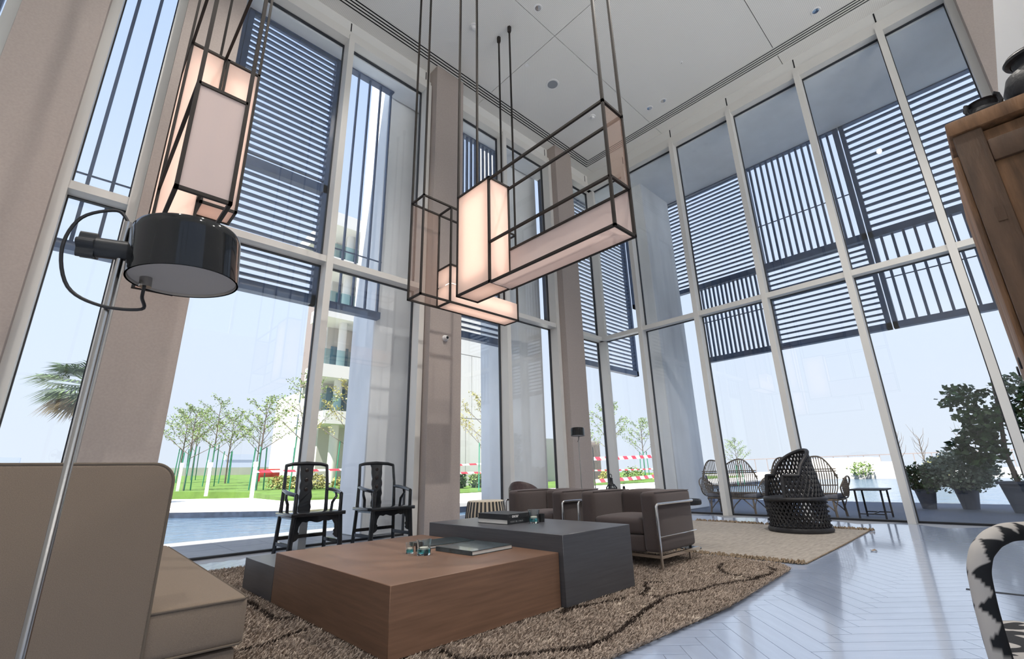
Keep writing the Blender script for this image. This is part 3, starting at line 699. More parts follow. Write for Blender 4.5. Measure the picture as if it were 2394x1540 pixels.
# ---- leather tub chair whose back shows over the armchairs
t = thing('tub_chair', 'brown leather tub chair whose round back rises behind the armchairs', 'armchair', (6.05, 6.05, 0), math.radians(200)); t.scale = (.8, .8, .96)
sh = MB(); N = 28; pr = []
for i in range(N+1):
    a = -2.2+4.4*i/N; hgt = .56+.29*max(0, math.cos(a*.62))**1.5
    for r, z in ((.34, .10), (.36, .35), (.37, hgt-.05), (.34, hgt), (.27, hgt-.01), (.25, .35), (.25, .15)): pr.append((r*math.cos(a), r*math.sin(a), z))
sh.v = pr
for i in range(N):
    for j in range(6): sh.f.append((i*7+j, (i+1)*7+j, (i+1)*7+j+1, i*7+j+1))
sh.f += [tuple(range(7)), tuple(N*7+j for j in range(6, -1, -1))]
sh.build('shell', 'leather', t, smooth=True, fix=True, angle=60)
MB().lathe([(0, .14), (.26, .14), (.29, .28), (.27, .40), (0, .43)], 32).build('seat_cushion', 'leather', t, smooth=True)
for a in (.8, 2.4, 3.9, 5.5): MB().cyl((.24*math.cos(a), .24*math.sin(a), 0), (.22*math.cos(a), .22*math.sin(a), .16), .014, 10, .02).build('leg', 'dark_wood', t, smooth=True)

# ---- small black pedestal table behind the near armchair
t = thing('pedestal_table', 'small black round pedestal table behind the near armchair', 'side table', (5.9, 3.05, .0105))
MB().lathe([(0, 0), (.13, 0), (.13, .012), (.02, .03), (.016, .5), (.02, .52), (0, .52)], 28).build('stand', 'gloss_black', t, smooth=True, angle=35)
MB().lathe([(0, .50), (.19, .505), (.20, .52), (.20, .56), (.19, .57), (.18, .56), (0, .555)], 32).build('tray', 'black_plastic', t, smooth=True, angle=35)

# ---- carved lattice drum armchair
def lattice_chair():
    t = thing('lattice_chair', 'dark carved lattice drum armchair with stepped back on the flat woven rug', 'armchair', (8.40, 2.53, .012))
    D = 'dark_wood'; R0 = .415; zs = .49
    MB().lathe([(R0-.06, 0), (R0+.01, 0), (R0+.025, .03), (R0+.01, .065), (R0-.06, .065)], 48).build('foot_ring', D, t, smooth=True, angle=60)
    MB().lathe([(0, zs-.06), (R0-.01, zs-.06), (R0+.02, zs-.04), (R0+.025, zs-.02), (R0+.01, zs), (R0-.05, zs+.008), (0, zs+.008)], 48).build('seat', D, t, smooth=True, angle=60)
    n = 40; lat = MB()
    for s in (-1, 1):
        for k in range(n):
            pts = [((R0-.02-.015*math.sin(u*PI))*math.cos(2*PI*k/n+s*u*.62), (R0-.02-.015*math.sin(u*PI))*math.sin(2*PI*k/n+s*u*.62), .05+u*(zs-.09)) for u in [i/6 for i in range(7)]]
            lat.tube(pts, .0135, 5)
    for k in range(n):
        for j in range(6):
            a = 2*PI*(k+.5*(j % 2))/n; z = .09+j*.064
            lat.lathe([(0, -.012), (.012, -.006), (.014, 0), (.012, .006), (0, .012)], 6, ((R0-.005)*math.cos(a), (R0-.005)*math.sin(a), z))
    lat.build('lattice_drum', D, t, smooth=True)
    bc = math.radians(318)
    def H(d):
        d = abs(d); return .80 if d > 1.75 else .80+.375*math.sqrt(max(0, math.cos(d/1.75*PI/2)))
    def RR(z): return R0-.03-.10*(z-zs)/.67
    dm = 2.45; bl = MB(); m = 22
    for s in (-1, 1):
        for k in range(-m, m+1):
            d0 = k/m*dm*1.5; pts = []
            for i in range(22):
                z = zs+i*.033; d = d0+s*(z-zs)*1.35
                if abs(d) <= dm and z <= H(d): pts.append((RR(z)*math.cos(bc+d), RR(z)*math.sin(bc+d), z))
            if len(pts) > 1: bl.tube(pts, .0135, 5)
    bl.build('lattice_back', D, t, smooth=True)
    rim = [(RR(zs)*math.cos(bc-dm), RR(zs)*math.sin(bc-dm), zs)]
    ds = [-dm+2*dm*i/60 for i in range(61)]
    for d in ds: rim.append((RR(H(d))*math.cos(bc+d), RR(H(d))*math.sin(bc+d), H(d)))
    rim.append((RR(zs)*math.cos(bc+dm), RR(zs)*math.sin(bc+dm), zs))
    MB().tube(rim, .028, 8).build('rim', D, t, smooth=True)
lattice_chair()

# ---- rugs
def poly_in(p, poly):
    x, y = p; c = False; j = len(poly)-1
    for i in range(len(poly)):
        if (poly[i][1] > y) != (poly[j][1] > y) and x < (poly[j][0]-poly[i][0])*(y-poly[i][1])/(poly[j][1]-poly[i][1])+poly[i][0]: c = not c
        j = i
    return c
RUG = [(.77, 1.62), (2.2, 1.69), (3.6, 1.63), (5.20, 1.72), (5.42, 1.86), (5.5, 3.2), (5.46, 6.22), (1.4, 6.30), (.77, 6.25)]
rt = thing('shag_rug', 'thick brown and beige shaggy rug with dark branching lines under the coffee table', 'rug')
MB().prism([(3.1+(x-3.1)*.99, 3.95+(y-3.95)*.988) for x, y in RUG], .001, .018).build('backing', 'rug_base', rt, fix=True)
def pile():
    lines = [[(1.722, 2.408), (1.702, 2.225), (1.856, 2.127), (2.023, 2.035), (2.302, 1.843), (2.506, 1.873), (2.929, 1.967), (3.238, 2.029)], [(0.948, 3.268), (1.153, 3.3), (1.382, 3.391)], [(1.314, 4.469), (1.302, 3.772), (1.417, 3.702)], [(2.144, 1.948), (2.341, 1.863), (2.756, 1.922), (3.499, 2.087), (3.964, 1.971), (4.228, 1.926), (4.524, 1.801), (4.962, 1.789), (5.167, 1.909)], [(3.928, 2.347), (3.846, 2.447), (3.676, 2.317), (3.474, 2.256), (3.499, 2.087)], [(5.053, 2.303), (4.795, 2.221), (4.609, 2.087), (4.534, 1.789)], [(2.871, 2.404), (3.288, 2.291)], [(2.671, 2.411), (2.862, 2.414)]]
    segs = [(a, b) for l in lines for a, b in zip(l, l[1:])]
    def dl(x, y):
        best = 9
        for (ax, ay), (bx_, by_) in segs:
            dx, dy = bx_-ax, by_-ay; q = max(0, min(1, ((x-ax)*dx+(y-ay)*dy)/(dx*dx+dy*dy+1e-9))); d = math.hypot(x-ax-q*dx, y-ay-q*dy)
            if d < best: best = d
        return best
    rnd = random.Random(3); V = []; Fc = []; C = []
    made = 0
    while made < 150000:
        x, y = rnd.uniform(.72, 5.5), 1.62+(6.3-1.62)*rnd.random()**1.45
        if not poly_in((x, y), RUG): continue
        if (1.45 < x < 3.66 and 2.49 < y < 4.13) or (1.45 < x < 2.23 and 4.1 < y < 5.02) or math.hypot(x-4.78, y-5.62) < .26: continue
        made += 1
        n1 = noise.noise(Vector((x*1.6, y*1.6, 0))); n2 = noise.noise(Vector((x*16, y*7, 4)))
        d = dl(x+.03*noise.noise(Vector((x*7, y*7, 1))), y+.03*noise.noise(Vector((x*7, y*7, 7))))
        v = 1.0+.16*n1+.22*n2+rnd.uniform(-.14, .14)
        col = (.385*v, .318*v, .265*v)
        if n2 > .48 and n1 > .0: col = (.66, .57, .48)
        if d < .019: col = (.055, .042, .036)
        h = rnd.uniform(.014, .026); a = rnd.uniform(0, 2*PI); wd = rnd.uniform(.0025, .0055); lx, ly = rnd.gauss(.005, .006), rnd.gauss(-.005, .006)
        ca, sa = math.cos(a)*wd, math.sin(a)*wd; o = len(V)
        V += [(x-ca, y-sa, .016), (x+ca, y+sa, .016), (x+lx+ca*.8, y+ly+sa*.8, .016+h*.7), (x+lx-ca*.8, y+ly-sa*.8, .016+h*.7), (x+2*lx, y+2*ly, .016+h)]
        Fc += [(o, o+1, o+2, o+3), (o+3, o+2, o+4)]
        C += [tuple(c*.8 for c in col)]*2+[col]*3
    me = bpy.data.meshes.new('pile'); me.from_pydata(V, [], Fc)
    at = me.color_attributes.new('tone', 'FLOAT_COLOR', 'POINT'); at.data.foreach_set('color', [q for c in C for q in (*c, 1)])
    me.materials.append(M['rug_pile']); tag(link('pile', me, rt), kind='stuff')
pile()
KIL = [(5.68, 1.72), (8.98, 1.78), (9.05, 4.55), (5.68, 4.5)]
kt = thing('woven_rug', 'flat greyish beige woven rug with knotted fringes under the lattice chair', 'rug')
MB().prism(KIL, .001, .010).build('weave', 'kilim', kt, fix=True)
MB().tube([(5.68, 1.72, .008), (7.3, 1.735, .008), (8.98, 1.78, .008)], .008, 6).build('selvedge', 'fringe', kt)
def fringe(xa, xb, sgn):
    m = MB(); rnd = random.Random(5)
    for i in range(420):
        q = rnd.random(); y = 1.72+(4.52-1.72)*q; x = xa+(xb-xa)*q
        x += sgn*rnd.uniform(0, .03); l = rnd.uniform(.03, .075); a = rnd.gauss(0, .7); hz = rnd.uniform(.012, .04)
        p = [(x, y, .008), (x+sgn*l*.5*math.cos(a), y+l*.5*math.sin(a), hz), (x+sgn*l*math.cos(a), y+l*math.sin(a), .008)]
        m.tube(p, [.007, .010, .006], 4)
    tag(m.build('fringe', 'fringe', kt, smooth=True), 'brown knotted fringe', kind='stuff')
fringe(5.68, 5.68, -1); fringe(8.98, 9.05, 1)
m = MB(); m.add([(-.05, 0, .01), (-.02, .03, .02), (.03, .035, .006), (.06, .0, .022), (.03, -.03, .004), (-.02, -.028, .018), (0, 0, .012)], [(6, 0, 1), (6, 1, 2), (6, 2, 3), (6, 3, 4), (6, 4, 5), (6, 5, 0)])
o = m.build('dry_leaf', 'leaf_fallen'); o.location = (6.96, 1.385, -.003); tag(o, 'small dry leaf lying on the glossy floor', 'leaf')
o = box(5.30, 5.34, -1.2, .52, -.001, .004).build('floor_strip', 'iron'); tag(o, 'thin dark metal strip set in the floor, seen through the patterned chair', 'strip')

# ---- tall old wooden cabinet with clay pots on top
t = thing('cabinet', 'tall old brown wooden cabinet at the right edge', 'cabinet', (2.825, -.133, 0))
CW, CD, CHT = .95, .68, 2.5
box(.03, CW, -CD, -.03, .06, CHT-.09).build('carcass', 'old_wood', t)
box(0, .05, -.10, 0, 0, CHT-.075).build('corner_post', 'old_wood_dark', t, bevel=.006)
box(0, .05, -CD, -CD+.10, 0, CHT-.075).build('corner_post', 'old_wood_dark', t, bevel=.006)
box(CW-.05, CW, -.10, 0, 0, CHT-.075).build('corner_post', 'old_wood_dark', t, bevel=.006)
box(.002, .045, -CD+.1, -.10, CHT-.26, CHT-.15).build('side_rail', 'old_wood_dark', t, bevel=.008)
box(.002, .045, -CD+.1, -.10, .08, .2).build('side_rail', 'old_wood_dark', t, bevel=.006)
box(.022, .04, -CD+.1, -.10, .2, CHT-.26).build('side_panel', 'old_wood', t)
box(-.012, CW+.012, -CD-.01, .012, CHT-.075, CHT).build('top_board', 'old_wood', t, bevel=.01)
box(.006, .04, -.085, -.015, CHT-.14, CHT-.075).build('corner_block', 'old_wood', t, bevel=.004)
box(.045, .48, .0, .022, .15, CHT-.16).build('door', 'old_wood', t, bevel=.006); box(.49, CW-.05, .0, .022, .15, CHT-.16).build('door', 'old_wood', t, bevel=.006)
d = [c for c in t.children if c.name.startswith('door')][0]
MB().tube([(.03+.022*math.cos(a), .04, 1.33+.022*math.sin(a)) for a in [2*PI*i/16 for i in range(16)]], .0035, 6, closed=True).build('ring_pull', 'iron', d, smooth=True)
MB().tube([(.05+.018*math.cos(a), .052, 1.30+.018*math.sin(a)) for a in [2*PI*i/16 for i in range(16)]], .0035, 6, closed=True).build('ring_pull', 'iron', d, smooth=True)
box(-.003, .004, -.075, -.045, 1.95, 2.02).build('old_patch', 'old_wood_dark', t)
t = thing('squat_pot', 'squat black clay pot with handles on top of the cabinet', 'pot', (2.97, -.27, 2.5)); t.scale = (.56, .56, .72)
MB().lathe([(0, 0), (.10, 0), (.125, .03), (.13, .07), (.095, .11), (.10, .14), (.118, .15), (.105, .152), (.085, .12), (.08, .11), (.0, .05)], 36).build('body', 'black_clay', t, smooth=True)
for s in (-1, 1): MB().tube([(.118*s*.3-.09, s*.075, .145), (-.115, s*.10, .13), (-.12, s*.105, .08), (-.10, s*.09, .05)], .016, 8).build('handle', 'black_clay', t, smooth=True)
t = thing('jar', 'large black clay jar on top of the cabinet', 'jar', (3.03, -.475, 2.5)); t.scale = (.72, .72, .8)
MB().lathe([(0, 0), (.10, 0), (.155, .08), (.17, .17), (.14, .25), (.085, .29), (.085, .33), (.115, .36), (.11, .38), (.095, .365), (.07, .33), (.07, .29), (0, .25)], 40).build('body', 'black_clay', t, smooth=True)
MB().lathe([(.095, .335), (.12, .345), (.125, .36), (.115, .372)], 40, cap=False).build('lip', 'black_clay', t, smooth=True)

# ---- patterned armchair at the lower right corner
def zebra_chair():
    t = thing('patterned_chair', 'armchair with black and white triangle arm and zebra print seat, lower right corner', 'armchair', (0, 0, 0))
    arm = [(1.842, .149, .34), (1.85, .152, .51), (1.862, .152, .58), (1.87, .147, .66), (1.885, .132, .705), (1.925, .106, .735), (2.0, .075, .748), (2.1, .035, .745), (2.2, -.03, .745), (2.29, -.16, .745), (2.32, -.32, .745), (2.29, -.48, .745), (2.2, -.60, .745), (2.05, -.68, .745), (1.93, -.73, .73), (1.87, -.76, .66), (1.85, -.765, .55), (1.842, -.765, .34)]
    pts = []
    for i in range(len(arm)-1):
        a, b = Vector(arm[i]), Vector(arm[i+1])
        for k in range(10): pts.append(a.lerp(b, k/10))
    pts.append(Vector(arm[-1]))
    def smooth_pts(P):
        for _ in range(8):
            Q = [P[0]]+[(P[i-1]+P[i]*2+P[i+1])/4 for i in range(1, len(P)-1)]+[P[-1]]; P = Q
        return P
    pts = smooth_pts(pts)
    for _ in (0,):
        P = pts; n = 28
        b = MB().tube(P, .0245, n)
        o = b.build('arm_rail', 'band_fabric', t, smooth=True)
        C = []; L = 0; ls = [0]
        for i in range(1, len(P)): L += (P[i]-P[i-1]).length; ls.append(L)
        for i in range(len(P)):
            for j in range(n):
                ph = (ls[i]/.078) % 1.0; tri = abs(ph-.5)*2; ang = abs(((j/n+.62) % 1)*2-1)
                C.append((.46, .44, .42, 1) if ang > .42+.52*tri else (.022, .024, .027, 1))
        at = o.data.color_attributes.new('tone', 'FLOAT_COLOR', 'POINT'); at.data.foreach_set('color', [q for c in C for q in c])
    cushion(.62, .98, .16, .05, .02, c=(2.09, -.305, .365)).build('seat', 'zebra', t, smooth=True, angle=60)
    cushion(.58, .94, .16, .03, .0, c=(2.09, -.305, .23)).build('seat_base', 'zebra', t, smooth=True, angle=60)
    for x in (1.87, 2.3):
        for yy in (.09, -.7): MB().cyl((x, yy, 0), (x, yy, .2), .016, 12, .022).build('leg', 'dark_wood', t, smooth=True)
zebra_chair()

# ---- lantern pendants: boxes of dark bars, frosted sheets and glowing tubes
BW = .026
def edge(t, p, q, name='bar'): return MB().bar(p, q, BW).build(name, 'bronze_bar', t)
def wire_box(t, x0, x1, y0, y1, z0, z1, skip=()):
    for z in (z0, z1):
        for y in (y0, y1): edge(t, (x0-BW/2, y, z), (x1+BW/2, y, z))
        for x in (x0, x1): edge(t, (x, y0-BW/2, z), (x, y1+BW/2, z))
    for x in (x0, x1):
        for y in (y0, y1): edge(t, (x, y, z0), (x, y, z1))
def sheet(t, x0, x1, y0, y1, z0, z1, m):
    e_ = .0015
    return box(x0-(e_ if x0 == x1 else -.01), x1+(e_ if x0 == x1 else -.01), y0-(e_ if y0 == y1 else -.01), y1+(e_ if y0 == y1 else -.01), z0-(e_ if z0 == z1 else -.01), z1+(e_ if z0 == z1 else -.01)).build('sheet', m, t)
def lit_box(t, x0, x1, y0, y1, z0, z1, tube_pts):
    for x in (x0, x1): sheet(t, x, x, y0, y1, z0, z1, 'film_lit')
    for y in (y0, y1): sheet(t, x0, x1, y, y, z0, z1, 'film_lit')
    for z in (z0, z1): sheet(t, x0, x1, y0, y1, z, z, 'film_lit')
    for p, q in tube_pts: box(p[0], q[0], p[1], q[1], p[2], q[2]).build('light_core', 'tube_glow', t, bevel=.02)
def rods(t, spots):
    for x, y, z in spots:
        MB().bar((x, y, z), (x, y, ZC-.12), BW).build('rod', 'bronze_bar', t)
        MB().lathe([(0, -.14), (.03, -.14), (.042, -.11), (.042, 0), (0, 0)], 6, (x, y, ZC)).build('ceiling_mount', 'bronze_bar', t)
A = thing('pendant_lamp', 'lantern pendant with glowing box and long open frame, right one', 'pendant lamp', (0, 0, 0), 0, 'bar framed lantern pendants')
ax0, ax1 = 3.20, 3.52
wire_box(A, ax0, ax1, 3.665, 4.27, 3.03, 4.40); 
for x in (ax0, ax1):
    for z in (3.015, 4.37): edge(A, (x, 1.98-BW/2, z), (x, 3.665-BW/2, z))
    edge(A, (x, 1.98, 3.0), (x, 1.98, 4.38))
for z in (3.015, 4.37): edge(A, (ax0, 1.98, z), (ax1, 1.98, z))
for x in (ax0, ax1): edge(A, (x, 1.98, 3.52), (x, 3.665, 3.52))
edge(A, (ax0, 1.98, 3.52), (ax1, 1.98, 3.52))
lit_box(A, ax0, ax1, 3.665, 4.27, 3.03, 4.40, [((3.26, 3.75, 3.16), (3.46, 4.19, 4.29))])
sheet(A, ax1, ax1, 1.98, 3.665, 3.0, 3.52, 'film_frost'); sheet(A, ax0, ax1, 1.98, 3.665, 3.012, 3.012, 'film_frost'); sheet(A, ax0, ax1, 1.98, 1.98, 3.52, 4.345, 'film_clear')
rods(A, [(ax0, 1.98, 4.345), (ax1, 1.98, 4.345), (ax0, 4.27, 4.40), (ax1, 4.27, 4.40)])
B = thing('pendant_lamp', 'lantern pendant with glowing L shaped box, lower middle one', 'pendant lamp', (0, 0, 0), 0, 'bar framed lantern pendants')
by0, by1 = 5.20, 5.523
wire_box(B, 3.26, 5.15, by0, by1, 3.365, 4.94)
for y in (by0, by1): edge(B, (3.765, y, 3.365), (3.765, y, 4.94)); edge(B, (3.765, y, 3.96), (4.25, y, 3.96))
for z in (3.365, 4.94, 3.96): edge(B, (3.765, by0, z), (3.765, by1, z))
lit_box(B, 3.765, 4.25, by0, by1, 3.66, 3.96, []); lit_box(B, 3.765, 5.15, by0, by1, 3.365, 3.66, [((3.85, 5.26, 3.43), (5.04, 5.46, 3.605)), ((3.85, 5.26, 3.61), (4.16, 5.46, 3.89))])
sheet(B, 3.26, 3.765, by1, by1, 3.365, 4.94, 'film_clear')
rods(B, [(3.26, by0, 4.94), (3.26, by1, 4.94), (5.15, by0, 4.94), (5.15, by1, 4.94)])
C_ = thing('pendant_lamp', 'tall lantern pendant above the sofa, left one', 'pendant lamp', (0, 0, 0), 0, 'bar framed lantern pendants')
cx0, cx1 = .25, .57
wire_box(C_, cx0, cx1, 3.46, 5.75, 2.83, 5.55)
for x in (cx0, cx1): edge(C_, (x, 3.46, 3.70), (x, 5.2, 3.70)); edge(C_, (x, 5.2, 2.83), (x, 5.2, 5.55))
edge(C_, (cx0, 3.46, 3.70), (cx1, 3.46, 3.70)); edge(C_, (cx0, 5.2, 5.55), (cx1, 5.2, 5.55))
sheet(C_, cx0, cx1, 3.46, 3.46, 2.83, 3.70, 'film_frost')
lit_box(C_, cx0, cx1, 5.2, 5.75, 2.83, 5.53, [((.31, 5.29, 3.0), (.51, 5.66, 5.40))])
wire_box(C_, .60, .92, 5.2, 5.52, 3.7, 5.55)
lit_box(C_, .60, .92, 5.2, 5.52, 3.7, 5.53, [((.67, 5.27, 3.9), (.85, 5.45, 5.36))])
rods(C_, [(cx0, 3.46, 5.55), (cx1, 3.46, 5.55), (cx0, 5.75, 5.55), (cx1, 5.75, 5.55), (.92, 5.2, 5.55)])

# ---- fittings on column and ceiling
t = thing('security_camera', 'white dome security camera with black lens on a tan column', 'camera', (4.94, 6.97, 3.42))
MB().lathe([(0, 0), (.062, 0), (.062, .02), (.055, .035), (0, .035)], 32).build('mount', 'metal_white', t, smooth=True, angle=35).matrix_local = Matrix.Rotation(PI/2, 4, 'X')
MB().lathe([(.05, .03), (.047, .06), (.034, .082), (.028, .088)], 32, cap=False).build('dome', 'metal_white', t, smooth=True).matrix_local = Matrix.Rotation(PI/2, 4, 'X')
MB().lathe([(0, .055), (.034, .06), (.030, .085), (.014, .097), (0, .10)], 24).build('lens', 'gloss_black', t, smooth=True).matrix_local = Matrix.Rotation(PI/2, 4, 'X')
def ceil_fit(name, label, cat, x, y, parts):
    t = thing(name, label, cat, (x, y, ZC))
    for n_, prof, m in parts: MB().lathe(prof, 28, cap=False).build(n_, m, t, smooth=True, angle=35)
    return t
ceil_fit('ceiling_speaker', 'round grey ceiling speaker grille', 'speaker', 6.92, 5.58, [('rim', [(.12, -.012), (.155, -.01), (.16, 0), (.12, 0)], 'metal_white'), ('grille', [(0, -.008), (.12, -.008), (.12, 0), (0, 0)], 'speaker_grille')])
for n_, (x, y, l) in enumerate(((4.60, 5.67, 'white smoke detector on the ceiling left of the two rod mounts'), (8.47, 5.58, 'white smoke detector on the ceiling seen through the open pendant frame'))):
    ceil_fit('smoke_detector', l, 'detector', x, y, [('base', [(0, -.03), (.075, -.025), (.08, 0), (0, 0)], 'metal_white'), ('sensor', [(0, -.07), (.03, -.068), (.045, -.045), (.05, -.028), (0, -.028)], 'metal_white')])
def downlight(l, x, y, on=True):
    t = ceil_fit('downlight', l, 'downlight', x, y, [('ring', [(.06, -.008), (.085, -.008), (.09, 0), (.06, 0)], 'metal_white'), ('reflector', [(.058, -.004), (.03, -.0015), (0, -.001)], 'chrome')])
    if not on: return
    ld = bpy.data.lights.new('added_fill_lamp', 'SPOT'); ld.energy = 760 if (x, y) == (5.29, .75) else 360; ld.spot_size = math.radians(125); ld.spot_blend = .6; ld.shadow_soft_size = .06; ld.color = (1.0, .94, .87)  # fill light for the dark interior, added only in fittings out of view
    lo = bpy.data.objects.new('added_fill_lamp', ld); COL.objects.link(lo); lo.parent = t; lo.location = (0, 0, -.06)
for x, y, l in ((5.29, 4.51, 'chrome ceiling downlight near the top edge of the view'), (9.33, 4.43, 'chrome ceiling downlight, left one of the pair near the slot'), (9.37, 4.07, 'chrome ceiling downlight, right one of the pair near the slot'), (9.50, .75, 'chrome ceiling downlight above the right glass wall'), (1.40, 4.51, 'added unseen fill light over the sofa, above the view'), (1.40, .75, 'added unseen fill light right over the viewpoint'), (5.29, .75, 'added unseen fill light over the open floor, above the view'), (-2.4, .75, 'added unseen fill light left of the viewpoint'), (1.40, -3.0, 'added unseen fill light behind the viewpoint'), (5.29, -3.0, 'added unseen fill light behind the partition wall')):
    downlight(l, x, y, not (x > 5 and y > .6) or x == 5.29 and y == .75)
ceil_fit('sensor_disc', 'small pale sensor disc on the ceiling beside the speaker', 'sensor', 6.08, 5.61, [('disc', [(0, -.01), (.045, -.008), (.05, 0), (0, 0)], 'metal_white')])
ceil_fit('sprinkler', 'tiny sprinkler rosette in the middle of the ceiling', 'sprinkler', 8.62, 3.2, [('rosette', [(0, -.012), (.03, -.008), (.035, 0), (0, 0)], 'metal_white'), ('nozzle', [(0, -.04), (.008, -.04), (.012, -.012), (0, -.012)], 'chrome')])
# ================================================================ outside things
# ---- rattan settees on the dark deck
def settee():
    t = thing('rattan_settee', '', 'settee')
    Rm = 'rattan'; W = .60        # local: back at x=0 facing +x, width along y
    def top(u): return 1.13-.10*math.cos(u*PI)**2*(1 if abs(u) < .5 else 0)-.55*max(0, abs(u)-.55)**1.6*2.2 if True else 0
    def hump(u): # double hump outline
        a = abs(u); h = 1.02+.125*math.sin(min(1, a/.52)*PI/2)
        if a > .52: h = 1.145-.42*((a-.52)/.48)**2.4
        return h
    can = MB()
    for k in range(31):
        u = -1+2*k/30; h = hump(u); y = u*W
        can.tube([(.02+.05*u*u, y*.82, .36), (.0+.08*u*u, y*.94, .55), (-.03+.10*u*u, y, .8), (-.06+.12*u*u, y*1.0, h)], .0095, 5)
    can.build('back_canes', Rm, t, smooth=True)
    rim = [(-.06+.12*u*u, u*W, hump(u)) for u in [-1+2*i/40 for i in range(41)]]
    MB().tube(rim, .016, 6).build('back_rim', Rm, t, smooth=True)
    for z, sc in ((.45, .88), (.60, .95), (.86, 1.0), (.90, 1.0)):
        MB().tube([(-.02+(.10*u*u)-.02*(z-.5), u*W*sc, z) for u in [-1+2*i/16 for i in range(17)]], .011, 5).build('back_band', Rm, t, smooth=True)
    for s in (-1, 1):
        am = MB(); lo = [(.28+.30*math.cos(a), s*(W+.03+.10*math.sin(max(0, math.sin(a)))), .56+.20*math.sin(a)) for a in [2*PI*i/24 for i in range(24)]]
        am.tube(lo, .014, 6, closed=True)
        for k in range(-4, 5):
            for sg in (-1, 1):
                pts = []
                for i in range(13):
                    q = -1+2*i/12; xx = .06*k+sg*q*.17; zz = q*.2
                    if (xx/.30)**2+(zz/.2)**2 <= 1: pts.append((.28+xx, s*(W+.05+.02*q), .56+zz))
                if len(pts) > 1: am.tube(pts, .006, 5)
        am.build('arm_hoop', Rm, t, smooth=True)
    cushion(.58, 1.08, .09, .03, .01, c=(.32, 0, .39)).build('seat_cushion', 'cushion_grey', t, smooth=True)
    MB().tube([(.02, -.52, .33), (.62, -.54, .33), (.62, .54, .33), (.02, .52, .33)], .017, 6, closed=True).build('seat_frame', Rm, t, smooth=True)
    for x, y in ((.04, -.45), (.04, .45), (.58, -.48), (.58, .48), (.04, 0)):
        MB().tube([(x+(.03 if x > .3 else -.03), y*1.06, 0), (x, y, .34)], [.024, .018], 7).build('leg', Rm, t, smooth=True)
        s = 1 if y < 0 else -1
        MB().tube([(x, y*1.04, .10), (x, y+s*.06, .19), (x, y+s*.20, .32)], .011, 6).build('brace', Rm, t, smooth=True)
        if y: MB().tube([(x, y*1.04, .10), (x, y+s*.0-s*.03, .20), (x, y-s*.08, .32)], .010, 6).build('brace', Rm, t, smooth=True)
    return t
s1 = settee(); s1.location = (10.92, 4.56, DZ); tag(s1, 'rattan settee with double hump back on the deck, left one', None, 'rattan settees on the deck')
s2 = copy_tree(s1); s2.location = (10.95, 3.10, DZ); tag(s2, 'rattan settee with double hump back behind the lattice chair', None, 'rattan settees on the deck')

# ---- slim dark side table on the deck
t = thing('side_table', 'slim dark square side table standing on the deck', 'side table', (11.42, 2.10, DZ), math.radians(0))
box(-.36, .36, -.27, .27, .50, .525).build('top', 'dark_wood', t, bevel=.004)
for x in (-.29, .29):
    for y in (-.20, .20): MB().bar((x*1.1, y*1.0, 0), (x, y, .50), .028).build('leg', 'dark_wood', t)
MB().bar((-.31, -.2, .09), (-.31, .2, .09), .018).build('stretcher', 'dark_wood', t); MB().bar((.31, -.2, .09), (.31, .2, .09), .018).build('stretcher', 'dark_wood', t); MB().bar((-.31, 0, .09), (.31, 0, .09), .018).build('stretcher', 'dark_wood', t)

# ---- leaves
def leaf_quads(m, pts, size, rnd, up=.3):
    for p in pts:
        a = rnd.uniform(0, 2*PI); el = rnd.uniform(-.6, 1.0); s = size*rnd.uniform(.6, 1.3)
        d = Vector((math.cos(a)*math.cos(el), math.sin(a)*math.cos(el), math.sin(el))); n_ = Vector((rnd.gauss(0, 1), rnd.gauss(0, 1), rnd.gauss(0, 1)+up)); w_ = d.cross(n_).normalized()*s*.32
        p = Vector(p); m.add([p, p+d*s*.5+w_, p+d*s, p+d*s*.5-w_], [(0, 1, 2, 3)])
def bush(parent, name, c, r, n, size, m, seed, flat=1.0):
    rnd = random.Random(seed); b = MB(); pts = []
    for _ in range(n):
        v = Vector((rnd.gauss(0, 1), rnd.gauss(0, 1), rnd.gauss(0, 1))).normalized()*rnd.uniform(.55, 1.0)
        q = 1+.25*noise.noise(v*2.2+Vector((seed, 0, 0)))
        pts.append((c[0]+v.x*r[0]*q, c[1]+v.y*r[1]*q, c[2]+v.z*r[2]*q))
    leaf_quads(b, pts, size, rnd); return b.build(name, m, parent)
def potted(label, x, y, r, h, fr, fh, leaf, n, size, seed, group=None):
    t = thing('potted_plant', label, 'plant', (x, y, DZ), 0, group)
    p = MB().lathe([(0, 0), (r*.62, 0), (r*.95, h*.92), (r*1.06, h*.92), (r*1.06, h), (r*.92, h), (r*.88, h*.9), (0, h*.88)], 28).build('pot', 'pot_grey', t, smooth=True, angle=35)
    st = MB()
    for k in range(7):
        a = 2.4*k; st.tube([(0, 0, h*.85), (fr*.35*math.cos(a), fr*.35*math.sin(a), h+fh*.4), (fr*.7*math.cos(a), fr*.7*math.sin(a), h+fh*.65)], [.012, .008, .004], 5)
    st.build('stems', 'bark', t, smooth=True)
    bush(t, 'foliage', (0, 0, h+fh*.40), (fr, fr, fh*.6), n, size, leaf, seed)
    return t
potted('small leafy shrub in a conical grey pot, left one of the two', 14.25, 1.62, .20, .42, .40, .52, 'leaf_dark', 2000, .075, 1, 'potted plants on the deck')
potted('bushier grey green shrub in a conical grey pot, right of its neighbour', 14.40, .95, .22, .48, .62, .72, 'leaf_grey', 4200, .08, 2, 'potted plants on the deck')
t = potted('tall leafy potted tree in a big grey pot at the right edge', 13.75, .12, .30, .58, .10, .2, 'leaf_dark', 40, .05, 3, 'potted plants on the deck')
